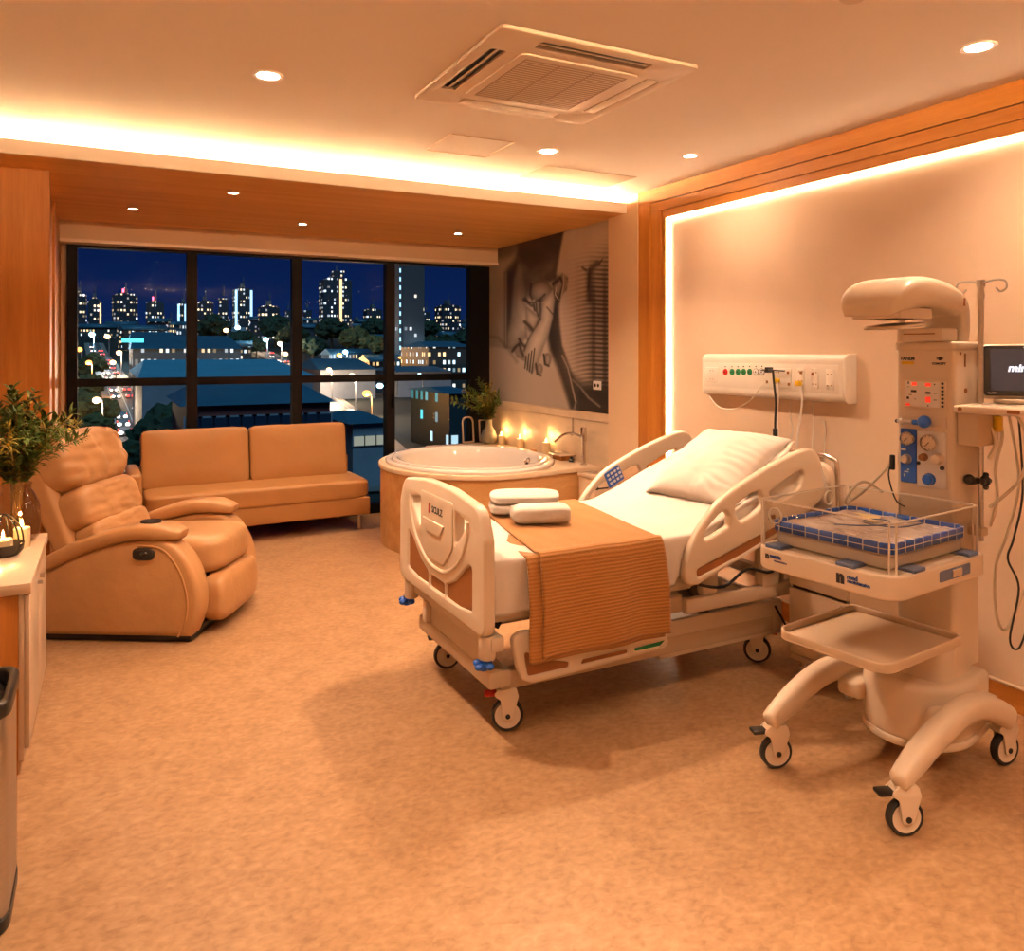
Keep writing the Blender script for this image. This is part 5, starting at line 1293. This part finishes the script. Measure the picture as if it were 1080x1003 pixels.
for x, y in ((.04, .04), (.04, .28), (.36, .04), (.36, .28)):
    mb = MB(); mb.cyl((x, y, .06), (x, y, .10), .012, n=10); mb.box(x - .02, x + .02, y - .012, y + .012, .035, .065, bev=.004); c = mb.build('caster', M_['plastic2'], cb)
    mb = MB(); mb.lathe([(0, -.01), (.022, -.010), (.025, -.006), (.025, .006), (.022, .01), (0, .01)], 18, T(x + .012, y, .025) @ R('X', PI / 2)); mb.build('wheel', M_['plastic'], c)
# ================================================================ the city at night beyond the window
def gz(Y):
    """height of the ground at distance Y: flat near, rising to low hills far off"""
    t = min(1, max(0, (Y - 170) / 650)); return -11 + 36 * t * t * (3 - 2 * t)
def ground(px, py):
    r = ray(px, py); t = 20
    while t < 1500:
        p = r * t
        if CAMZ + p.z <= gz(p.y): return V((p.x, p.y, gz(p.y)))
        t += 1
    return V((r.x * 1500, r.y * 1500, gz(1500)))
def at(px, Y):
    r = ray(px, 370); t = Y / r.y; return r.x * t
def zpx(px, py, Y):
    r = ray(px, py); return CAMZ + r.z * Y / r.y
def winmat(name, base, lit, cw, ch, dens, strength, tint2=None, seed=0):
    """facade with a regular grid of windows, some of them lit"""
    m, nt, b = nodes(name); N, L_ = nt.nodes, nt.links
    tc = N.new('ShaderNodeTexCoord'); sp = N.new('ShaderNodeSeparateXYZ'); L_.new(tc.outputs['Object'], sp.inputs[0])
    def mth(op, a, bb=None):
        n = N.new('ShaderNodeMath'); n.operation = op
        for i, q in enumerate((a, bb)):
            if q is None: continue
            if isinstance(q, (int, float)): n.inputs[i].default_value = q
            else: L_.new(q, n.inputs[i])
        return n.outputs[0]
    hx = mth('ADD', sp.outputs[0], sp.outputs[1])
    u = mth('DIVIDE', hx, cw); v = mth('DIVIDE', sp.outputs[2], ch)
    fu, fv = mth('FRACT', u), mth('FRACT', v)
    mask = mth('MULTIPLY', mth('MULTIPLY', mth('GREATER_THAN', fu, .25), mth('LESS_THAN', fu, .75)), mth('MULTIPLY', mth('GREATER_THAN', fv, .3), mth('LESS_THAN', fv, .78)))
    cb_ = N.new('ShaderNodeCombineXYZ'); L_.new(mth('FLOOR', u), cb_.inputs[0]); L_.new(mth('FLOOR', v), cb_.inputs[1]); cb_.inputs[2].default_value = seed
    wn = N.new('ShaderNodeTexWhiteNoise'); L_.new(cb_.outputs[0], wn.inputs['Vector'])
    on = mth('MULTIPLY', mask, mth('LESS_THAN', wn.outputs['Value'], dens))
    cr = N.new('ShaderNodeValToRGB'); cr.color_ramp.elements[0].color = (*lit, 1); cr.color_ramp.elements[1].color = (*(tint2 or lit), 1); cr.color_ramp.elements[0].position = .35; cr.color_ramp.elements[1].position = .65
    sc = N.new('ShaderNodeSeparateColor'); L_.new(wn.outputs['Color'], sc.inputs[0]); L_.new(sc.outputs[1], cr.inputs['Fac'])
    L_.new(cr.outputs['Color'], b.inputs['Emission Color']); L_.new(mth('MULTIPLY', mth('MULTIPLY', on, strength * 1.5), mth('ADD', mth('POWER', sc.outputs[2], 2.0), .12)), b.inputs['Emission Strength'])
    b.inputs['Base Color'].default_value = (*base, 1); b.inputs['Roughness'].default_value = .6
    return m
WM = [winmat('tower_warm', (.03, .03, .045), (1, .75, .42), 2.1, 2.9, .40, 1.3, (.9, .92, 1), 1), winmat('tower_cool', (.03, .035, .05), (.75, .9, 1), 2.0, 2.9, .36, 1.2, (1, .8, .5), 2),
      winmat('tower_grey', (.055, .055, .062), (.9, .95, 1), 2.0, 2.6, .12, 1.4, (1, .85, .6), 3), winmat('house_warm', (.05, .045, .04), (1, .62, .25), 1.6, 2.4, .42, 1.3, (.6, .9, 1), 4), winmat('low_office', (.05, .08, .11), (.85, .95, 1), 1.5, 3.4, .55, .8, (1, .7, .35), 5), winmat('teal_block', (.012, .025, .03), (.1, .75, .8), 1.8, 2.6, .45, 1.0, (.6, .9, 1), 6)]
C_ = {}
C_['ground'] = mat('dark_ground', (.012, .015, .012), .9, var=.4, scale=.05)
C_['road'] = mat('asphalt_road', (.16, .14, .13), .55, var=.15, scale=.3)
C_['walk'] = mat('pavement', (.30, .24, .19), .7, var=.15, scale=.4)
C_['lane'] = mat('lane_paint', (.75, .74, .70), .6)
C_['roof'] = mat('blue_grey_roof', (.10, .34, .44), .5, var=.08, scale=.3)
C_['roofd'] = mat('slate_roof', (.04, .12, .17), .5, var=.1, scale=.3)
C_['wallr'] = mat('brick_red_wall', (.22, .05, .04), .7, var=.15, scale=.6)
C_['wallw'] = mat('grey_wall', (.20, .21, .24), .7, var=.1, scale=.5)
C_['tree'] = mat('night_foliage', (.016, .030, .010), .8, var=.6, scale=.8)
C_['treew'] = mat('lamplit_foliage', (.09, .08, .02), .8, var=.5, scale=.8)  # amber lamplight put into the leaf colour, a lit copy of the dark foliage
C_['trunk'] = mat('bark', (.10, .06, .03), .8)
C_['pole'] = mat('lamp_post', (.12, .12, .13), .5)
C_['teal'] = emat('teal_sign_light', (.05, .65, .75), 2.2)
C_['stripe'] = emat('blue_white_facade_light', (.45, .78, 1), 1.1)
C_['amber'] = emat('amber_facade_light', (1, .50, .22), 1.6)
C_['lw'] = emat('white_street_lamp', (.42, .82, 1), 5)
C_['lo'] = emat('orange_street_lamp', (1, .36, .06), 3.2)
C_['lp'] = emat('warm_street_lamp', (1, .58, .26), 3.6)
C_['head'] = emat('car_headlight', (1, .90, .74), 4); C_['tail'] = emat('car_taillight', (1, .05, .03), 3.5)
C_['car'] = mat('car_paint', (.16, .17, .19), .35, var=.1); C_['carw'] = mat('car_paint_light', (.5, .5, .5), .35, var=.1)
C_['redlamp'] = emat('red_beacon', (1, .06, .12), 8)

# terrain
def terr(u, v):
    y = 9 + (1600 - 9) * u ** 2.0; x = (v - .5) * 2 * (60 + y * 1.5) + y * .1
    return V((x, y, gz(y) - .15))
o = MB().grid(terr, 70, 30).build('city_ground', C_['ground']); tag(o, 'dark ground of the city far below the window', 'ground', kind='structure')
# roads: pixel polylines of their centre lines dropped onto the ground
def road(name, pts, w, label):
    P = [ground(*p) for p in pts]
    P = spl(P, 6)
    mb = MB()
    def strip(mb, o0, o1, dz):
        vs = []
        for i, p in enumerate(P):
            d = (P[min(len(P) - 1, i + 1)] - P[max(0, i - 1)]); d.z = 0; d.normalize(); n = V((d.y, -d.x, 0))
            a, b = p + n * o0, p + n * o1
            a.z = gz(a.y) + dz; b.z = gz(b.y) + dz
            vs.append((mb.bm.verts.new(a), mb.bm.verts.new(b)))
        for A, B in zip(vs, vs[1:]):
            f = mb.bm.faces.new((A[0], A[1], B[1], B[0])); f.material_index = mb.mi
    strip(mb, -w / 2 - 1.6, w / 2 + 1.6, .05); mb.mi = 1; strip(mb, -w / 2, w / 2, .12); mb.mi = 2; strip(mb, -.12, .12, .20); strip(mb, -w / 2 + .15, -w / 2 + .35, .20); strip(mb, w / 2 - .35, w / 2 - .15, .20)
    bmesh.ops.recalc_face_normals(mb.bm, faces=mb.bm.faces)
    for f in mb.bm.faces:
        if f.normal.z < 0: f.normal_flip()
    o = mb.build(name, [C_['walk'], C_['road'], C_['lane']]); o['kind'] = 'structure'; o['label'] = label; o['category'] = 'road'
    return P
R1 = road('avenue', [(168, 520), (156, 490), (143, 455), (133, 428), (122, 404), (111, 386), (103, 374), (99, 362)], 6, 'bright avenue running away at the left of the window')
R2 = road('avenue', [(420, 520), (372, 455), (345, 425), (318, 400), (290, 378), (262, 366), (222, 354), (180, 345)], 6.5, 'curving avenue behind the warehouse, at the right of the window')
TREES = sorted([(84, 455, 2.8, 1), (98, 480, 2.2, 1), (92, 428, 3.2, 1), (110, 452, 2.2, 1), (80, 412, 4, 0), (160, 505, 2.3, 0), (180, 503, 3.2, 0), (98, 402, 4, 1), (270, 378, 5, 0), (255, 374, 6, 0), (330, 383, 6, 0), (310, 372, 8, 0), (375, 377, 7, 1), (395, 384, 6, 1),
      (430, 392, 6, 0), (455, 388, 7, 0), (478, 390, 6, 0), (470, 376, 6, 0), (350, 368, 9, 0), (290, 366, 9, 0), (225, 366, 9, 0), (395, 366, 9, 0), (452, 364, 8, 0), (492, 373, 7, 0)])
# towers
TW = [('dark slab tower with columns of lit windows', 77, 91, 308, 355, 620, 0), ('dark tower with a brick-red lit edge', 93, 107, 314, 372, 600, 0), ('stepped dark tower with red beacons on its roof', 119, 144, 309, 352, 640, 0),
      ('dark tower with a lit top corner', 154, 173, 317, 350, 660, 1), ('narrow pale tower with vertical light lines', 187, 200, 319, 347, 700, 1), ('dark tower with warm flats', 208, 224, 317, 350, 650, 0),
      ('slim tower with lit crown', 231, 240, 312, 350, 640, 1), ('tall tower with blue-white light stripes', 246, 265, 303, 350, 620, 1), ('stepped tower full of warm windows', 273, 294, 322, 360, 520, 0),
      ('small grey tower behind the mullion', 301, 307, 326, 350, 760, 2), ('small tower right of the mullion', 320, 328, 325, 352, 700, 1), ('broad glass tower with an amber light line', 339, 368, 292, 352, 560, 1),
      ('dark tower with a small spire', 385, 401, 325, 352, 640, 1), ('tall plain grey tower, the nearest high-rise', 418, 444, 262, 376, 300, 2), ('thin distant tower', 446, 453, 327, 352, 740, 1),
      ('stepped dark tower with warm window rows', 462, 482, 321, 358, 560, 0), ('low wide block between towers', 368, 384, 338, 354, 700, 0), ('low block beside the slim crowned tower', 226, 246, 336, 356, 720, 2),
      ('low dark block left of the stripe tower', 173, 187, 339, 354, 740, 2), ('low block at the right end of the skyline', 483, 496, 340, 358, 700, 1), ('low block right of the broad glass tower', 401, 417, 342, 356, 740, 0)]
for i, (lb, x0, x1, yt, yb, Y, mi) in enumerate(TW):
    xa, xb = at(x0, Y), at(x1, Y); xm = (xa + xb) / 2; w = (xb - xa) * .5
    zt = zpx((x0 + x1) / 2, yt, Y); z0 = min(gz(Y), zpx((x0 + x1) / 2, yb, Y)) - 2
    t = thing('high_rise', lb + ', %s along the skyline' % nth(sorted(q[1] for q in TW).index(x0)), 'tower', (xm, Y, z0), random.Random(i).uniform(-.1, .1), 'skyline towers')
    H = zt - z0; rnd = random.Random(i + 50)
    mb = MB(); mb.box(-w, w, -w * .8, w * .8, 0, H * .93)
    if x1 - x0 > 12: mb.box(-w * .72, w * .72, -w * .85, w * .6, 0, H * .97); mb.box(-w * .35, w * .25, -w * .6, w * .5, 0, H)
    mb.build('facade', WM[mi], t, smooth=False)
    mb = MB(); mb.box(-w * .25, w * .2, -w * .3, w * .3, H, H + 3); mb.cyl((w * .1, 0, H), (w * .1, 0, H + 8), .35, n=6); mb.box(-w * 1.01, w * 1.01, -w * .82, w * .82, H * .93, H * .935); mb.build('roof_plant', C_['pole'], t)
    if i in (2, 3):
        MB().box(-w * .3, -w * .15, -w * .9, -w * .8, H, H + 2.5).build('beacon', C_['redlamp'], t); 
    if i in (7, 4):
        for q in ((-.75, .9) if i == 7 else (-.8, .3)): MB().box(w * q - .8, w * q + .8, -w * .9, -w * .78, 0, H * .93).build('light_stripe', C_['stripe'], t)
    if i == 1: MB().box(w * .80, w * 1.02, -w * .9, -w * .78, 0, H * .9).build('light_stripe', C_['amber'], t)
    if i == 11: MB().box(w * .1, w * .26, -w * .9, -w * .84, 0, H * .95).build('light_stripe', C_['amber'], t); MB().box(-w * .2, w * .5, -w * .6, w * .3, H, H + 4).build('lit_crown', WM[1], t)
    if i == 13:
        mb = MB(); n = int(H / 3.4)
        for k in range(n):
            for q in (-.92, .18): mb.box(w * q - .25, w * q + .25, -w * .84, -w * .79, k * 3.4 + 1, k * 3.4 + 2.6)
        mb.build('stair_lights', C_['stripe'], t)
# low buildings near by
def hall(label, px0, px1, pe, pr, Y, depth, wallm, roofm, cat='building', wins=None, name='building', hip=.25):
    xa, xb = at(px0, Y), at(px1, Y); xm = (xa + xb) / 2; w = (xb - xa) / 2
    ze = zpx((px0 + px1) / 2, pe, Y); zr = zpx((px0 + px1) / 2, pr, Y + depth / 2); g = gz(Y)
    t = thing(name, label, cat, (xm, Y, g))
    e = ze - g; r = max(e + .6, zr - g)
    mb = MB(); mb.box(-w, w, 0, depth, -2, e); mb.build('walls', wallm, t, smooth=False)
    t2 = bmesh.new(); k = hip * w; ov = .5
    P = [t2.verts.new(q) for q in ((-w - ov, -ov, e), (w + ov, -ov, e), (w + ov, depth + ov, e), (-w - ov, depth + ov, e), (-w + k, depth / 2, r), (w - k, depth / 2, r))]
    for q in ((0, 1, 5, 4), (1, 2, 5), (2, 3, 4, 5), (3, 0, 4), (3, 2, 1, 0)): t2.faces.new([P[c] for c in q])
    mb = MB(); mb.join(t2); mb.build('roof', roofm, t, smooth=False)
    if wins:
        rows, n, ww, hh, mm = wins
        for rr in range(rows):
            for c in range(n):
                x = -w + (c + .5) * 2 * w / n; z = e - 1.6 - rr * 3.0
                f = MB().box(x - ww, x + ww, -.14, -.02, z - hh, z + hh).build('window', C_['wallw'], t); MB().box(x - ww * .8, x + ww * .8, -.18, -.13, z - hh * .85, z + hh * .85).build('pane', mm, f)
    return t
C_['winlit'] = emat('lit_office_window', (.9, .70, .45), .18); C_['windark'] = mat('dark_window', (.02, .03, .05), .2)
hall('long warehouse with a pale blue metal roof behind the sofa', 150, 330, 398, 379, 95, 40, C_['wallw'], C_['roof'], 'warehouse', hip=.1, name='warehouse')
hall('brick-red hall with a dark blue hipped roof and white framed windows', 196, 348, 426, 398, 62, 14, C_['wallr'], C_['roofd'], 'hall', (2, 11, .65, .8, C_['windark']), hip=.35)
hall('wide office block with a row of lit windows below the skyline', 140, 254, 368, 354, 230, 40, WM[4], C_['roofd'], 'office', hip=.05)
hall('dark office block with teal lights behind the wide office', 138, 186, 358, 350, 330, 30, WM[4], C_['roofd'], 'office', hip=.05)
hall('low grey shop roof beside the curving avenue', 338, 396, 390, 378, 200, 30, C_['wallw'], C_['roofd'], 'shop', hip=.1)
hall('dark kiosk with a tent roof at the foot of the avenue', 372, 408, 446, 432, 70, 12, C_['wallw'], C_['roofd'], 'kiosk', (1, 3, .6, .5, C_['winlit']), hip=.5)
hall('long low white building with bright front near the skyline', 238, 260, 352, 345, 520, 12, WM[4], C_['wallw'], 'building', hip=.02)
hall('dark block with teal lit floors at the right end of the window', 474, 499, 415, 410, 90, 14, WM[5], C_['roofd'], 'block', hip=.02)
hall('dark low building behind the right-hand mullion', 420, 476, 392, 386, 200, 24, C_['wallw'], C_['roofd'], 'building', hip=.05)
hall('small lit house among the trees at right', 452, 500, 366, 360, 220, 25, WM[3], C_['roofd'], 'house', hip=.2)
# rows of distant houses
rnd = random.Random(21); hs = []
RP = [p for P_ in (R1, R2) for p in P_]
TPOS = [(ground(a, b), c) for a, b, c, _k in TREES]
while len(hs) < 30:
    q = (rnd.uniform(75, 505), rnd.uniform(260, 590)); X_ = at(*q)
    if all((at(a, b) - X_) ** 2 + (b - q[1]) ** 2 > 27 ** 2 for a, b in hs) and all(not (xa - 12 < q[0] < xb + 12 and abs(Yt - q[1]) < 45) for _l, xa, xb, _t, _b, Yt, _m in TW) and all((p.x - X_) ** 2 + (p.y - q[1]) ** 2 > 20 ** 2 for p in RP) and all((p.x - X_) ** 2 + (p.y - q[1]) ** 2 > (c * 2 + 14) ** 2 for p, c in TPOS) and not (110 < q[0] < 280 and q[1] < 290) and not (420 < q[0] < 505 and q[1] < 270) and not (110 < q[0] < 195 and 310 < q[1] < 385) and not (225 < q[0] < 275 and 420 < q[1] < 500): hs.append(q)
hs.sort()
for i, (px, Y) in enumerate(hs):
    x = at(px, Y); w = rnd.uniform(5, 12)
    t = thing('distant_house', 'far little house with lit windows under the skyline, %s of those houses from the left' % nth(i), 'house', (x, Y, gz(Y)), rnd.uniform(-.3, .3), 'far houses')
    h = rnd.uniform(5, 10)
    MB().box(-w, w, -4, 4, -3, h).build('walls', WM[(3, 0, 4)[i % 3]], t, smooth=False)
    MB().plate([[(-5, h), (5, h), (0, h + 2.5)]], 2 * w + 1, 0, R('Z', PI / 2) @ MXZ).build('roof', C_['roofd'], t, smooth=False)
# trees
def crown(mb, c, r, seed, flat=.8):
    t = bmesh.new(); bmesh.ops.create_icosphere(t, subdivisions=3, radius=1)
    for v in t.verts:
        d = v.co.normalized(); k = 1 + .38 * noise.noise(d * 1.7 + V((seed, 0, 0))) + .28 * noise.noise(d * 4.5 + V((0, seed, 0))) + .18 * noise.noise(d * 10 + V((0, 0, seed)))
        v.co = V((d.x * r * k, d.y * r * k, d.z * r * flat * k))
    mb.join(t, T(*c))
rt = random.Random(5)
tr = TREES
for i, (px, py, r, k) in enumerate(tr):
    p = ground(px, py)
    if k == 0 and py < 400: r *= .9
    t = thing('street_tree', ('amber-lit ' if k else 'dark ') + 'bushy tree in the night city, %s of the trees from the left' % nth(i), 'tree', p, rt.uniform(0, 6), 'trees beyond the window')
    h = r * 1.25
    mb = MB(); mb.tube([(0, 0, -1), (.2, .1, h * .5), (0, 0, h)], [r * .09, r * .05], 7, sub=3); mb.tube([(.1, 0, h * .5), (r * .4, .2, h * .95)], [r * .04, r * .02], 6); mb.tube([(.1, 0, h * .55), (-r * .4, -.2, h)], [r * .04, r * .02], 6); mb.build('trunk', C_['trunk'], t)
    mb = MB()
    for j in range(4): crown(mb, (r * .55 * math.cos(j * 1.7), r * .5 * math.sin(j * 1.7), h + r * .25 * (j % 2)), r * .68, i * 3.3 + j)
    crown(mb, (0, 0, h + r * .45), r * .65, i + .5)
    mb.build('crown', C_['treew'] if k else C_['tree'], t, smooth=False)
# street lamps
lamps = [(99, 384, 12, 'lw', 'blue-white star-bright', 380), (97, 420, 9, 'lo', 'orange', 300), (122, 412, 8, 'lp', 'warm', 0), (128, 396, 8, 'lp', 'warm white', 260), (175, 400, 8, 'lw', 'cold white', 220), (196, 462, 7, 'lw', 'cold', 0), (108, 468, 6, 'lp', 'low warm', 260), (188, 470, 6, 'lp', 'near warm', 320), (282, 385, 11, 'lw', 'blue', 300), (297, 384, 9, 'lp', 'cream', 350), (265, 372, 9, 'lp', 'pinkish', 350),
         (360, 402, 9, 'lo', 'amber', 500), (366, 392, 8, 'lw', 'pale blue', 200), (375, 440, 8, 'lp', 'peach', 800), (350, 424, 8, 'lp', 'pale pink', 900), (392, 470, 7, 'lo', 'low cream', 200), (424, 402, 8, 'lo', 'deep orange', 300), (436, 402, 8, 'lo', 'small orange', 0), (471, 395, 10, 'lw', 'teal-white star-bright', 320), (462, 470, 7, 'lo', 'low amber', 220), (446, 440, 8, 'lw', 'tall cold', 0), (405, 452, 7, 'lw', 'near cold', 40), (86, 396, 9, 'lo', 'small far orange', 0), (115, 376, 9, 'lp', 'far rosy', 0), (240, 368, 10, 'lp', 'far peach', 0), (252, 364, 10, 'lw', 'far icy', 0), (303, 396, 8, 'lp', 'creamy', 0), (386, 380, 9, 'lo', 'far amber', 0), (412, 385, 9, 'lo', 'far honey', 0), (488, 384, 9, 'lp', 'far pale', 0)]
for i, (px, py, h, k, lb, e) in enumerate(sorted(lamps)):
    p = ground(px, py)
    t = thing('street_lamp', '%s street lamp in the night city, %s lamp from the left' % (lb, nth(i)), 'street lamp', p, 0, 'street lamps beyond the window')
    s = max(1, p.y / 160)
    MB().tube([(0, 0, -1), (0, 0, h * .9), (-.6, 0, h)], .10 * s, 6, sub=4).build('post', C_['pole'], t)
    MB().ball((-.7, 0, h - .1), (.55 * s, .55 * s, .42 * s), 10).build('lamp_head', C_[k], t)
    if e:
        l = bpy.data.lights.new('street_glow', 'POINT'); l.energy = e * (p.y / 100) ** 1.3 * 9; l.color = {'lw': (.5, .85, 1), 'lo': (1, .45, .12), 'lp': (1, .7, .42)}[k]; l.shadow_soft_size = .5
        o = bpy.data.objects.new('street_glow', l); COL.objects.link(o); o.parent = t; o.location = (-.7, -.9, h - .9)
# cars along both avenues
def car_proto():
    t = thing('car', 'car', 'car')
    mb = MB(); mb.box(-.85, .85, -2.1, 2.1, .30, .85, bev=.16); mb.plate([rp([(-1.4, .8), (-.9, 1.4), (.7, 1.4), (1.3, .8)], .12)], 1.5, .06, R('Z', PI / 2) @ MXZ); mb.build('body', C_['car'], t)
    mb = MB(); [mb.cyl((s * .75, q, .32), (s * .9, q, .32), .32, n=12) for s in (-1, 1) for q in (-1.3, 1.3)]; mb.build('wheels', M_['rubber'], t)
    mb = MB(); [mb.ball((s * .6, -2.1, .62), (.34, .12, .26), 8) for s in (-1, 1)]; mb.build('headlights', C_['head'], t)
    mb = MB(); [mb.box(s * .6 - .32, s * .6 + .32, 2.06, 2.13, .50, .86) for s in (-1, 1)]; mb.build('taillights', C_['tail'], t)
    return t
cp = car_proto(); first = True
rc = random.Random(9); n = 0
for nm, P, ts in (('left avenue', R1, [.10 + .041 * q for q in range(21)]), ('curving right avenue', R2, [.12 + .041 * q for q in range(21)])):
    for i, f in enumerate(ts):
        for s in (1, -1):
            if rc.random() < .25: continue
            q = f * (len(P) - 1); k = int(q); p = P[k].lerp(P[k + 1], q - k); d = (P[k + 1] - P[k]); d.z = 0; d.normalize(); nn = V((d.y, -d.x, 0))
            c = cp if first else dup(cp); first = False; n += 1
            c.location = p + nn * s * 1.6; c.location.z = gz(c.location.y) + .13
            # oncoming on one side shows headlights, the other side tail lights
            c.rotation_euler = (0, 0, math.atan2(d.y, d.x) - PI / 2 + (0 if s < 0 else PI))
            c['label'] = 'car %s on the %s, %s from the near end' % ('showing headlights' if s < 0 else 'showing red tail lights', nm, nth(i)); c['category'] = 'car'; c['group'] = 'cars on the avenues'
# teal sign
t = MB().box(-2.6, 2.6, -.15, .15, -.5, .5).build('lit_sign', C_['teal']); t.location = (at(140, 229), 229, zpx(140, 359, 229)); tag(t, 'white-teal lit strip sign on top of the wide office block', 'sign')

# ================================================================ sky, moonless dusk blue
w = bpy.data.worlds.new('night'); SC.world = w; w.use_nodes = True; nt = w.node_tree; N, L_ = nt.nodes, nt.links
bg = N['Background']; tc = N.new('ShaderNodeTexCoord'); sp = N.new('ShaderNodeSeparateXYZ'); L_.new(tc.outputs['Generated'], sp.inputs[0])
cr = N.new('ShaderNodeValToRGB'); e = cr.color_ramp.elements; e[0].position = .0; e[0].color = (.003, .013, .062, 1); e[1].position = .22; e[1].color = (.0006, .003, .026, 1)
L_.new(sp.outputs[2], cr.inputs['Fac']); L_.new(cr.outputs['Color'], bg.inputs['Color']); bg.inputs['Strength'].default_value = 1

# blue sun lamp without a visible source, added to brighten the city roofs
sl = bpy.data.lights.new('roof_fill_sun', 'SUN'); sl.energy = 1.0; sl.color = (.30, .72, 1); sl.angle = .5
so = bpy.data.objects.new('roof_fill_sun', sl); COL.objects.link(so); so.location = (0, -20, 40); so.rotation_euler = (math.radians(38), 0, math.radians(-12))
# ================================================================ camera and view
cam = bpy.data.cameras.new('camera'); co = bpy.data.objects.new('camera', cam); COL.objects.link(co); SC.camera = co
co.location = (0, 0, CAMZ); co.rotation_euler = (PI / 2, 0, -YAW)
cam.sensor_fit = 'HORIZONTAL'; cam.sensor_width = 36; cam.lens = 36 * FPX / 1080; cam.shift_y = -(501.5 - HY) / 1080; cam.clip_start = .05; cam.clip_end = 3000
SC.view_settings.view_transform = 'Standard'; SC.view_settings.look = 'None'; SC.view_settings.gamma = 1; SC.view_settings.use_curve_mapping = False
SC.view_settings.exposure = 0.57
c = SC.cycles
c.max_bounces = 8; c.diffuse_bounces = 4; c.glossy_bounces = 3; c.transmission_bounces = 4; c.transparent_max_bounces = 16; c.sample_clamp_indirect = 4; c.caustics_reflective = False; c.caustics_refractive = False
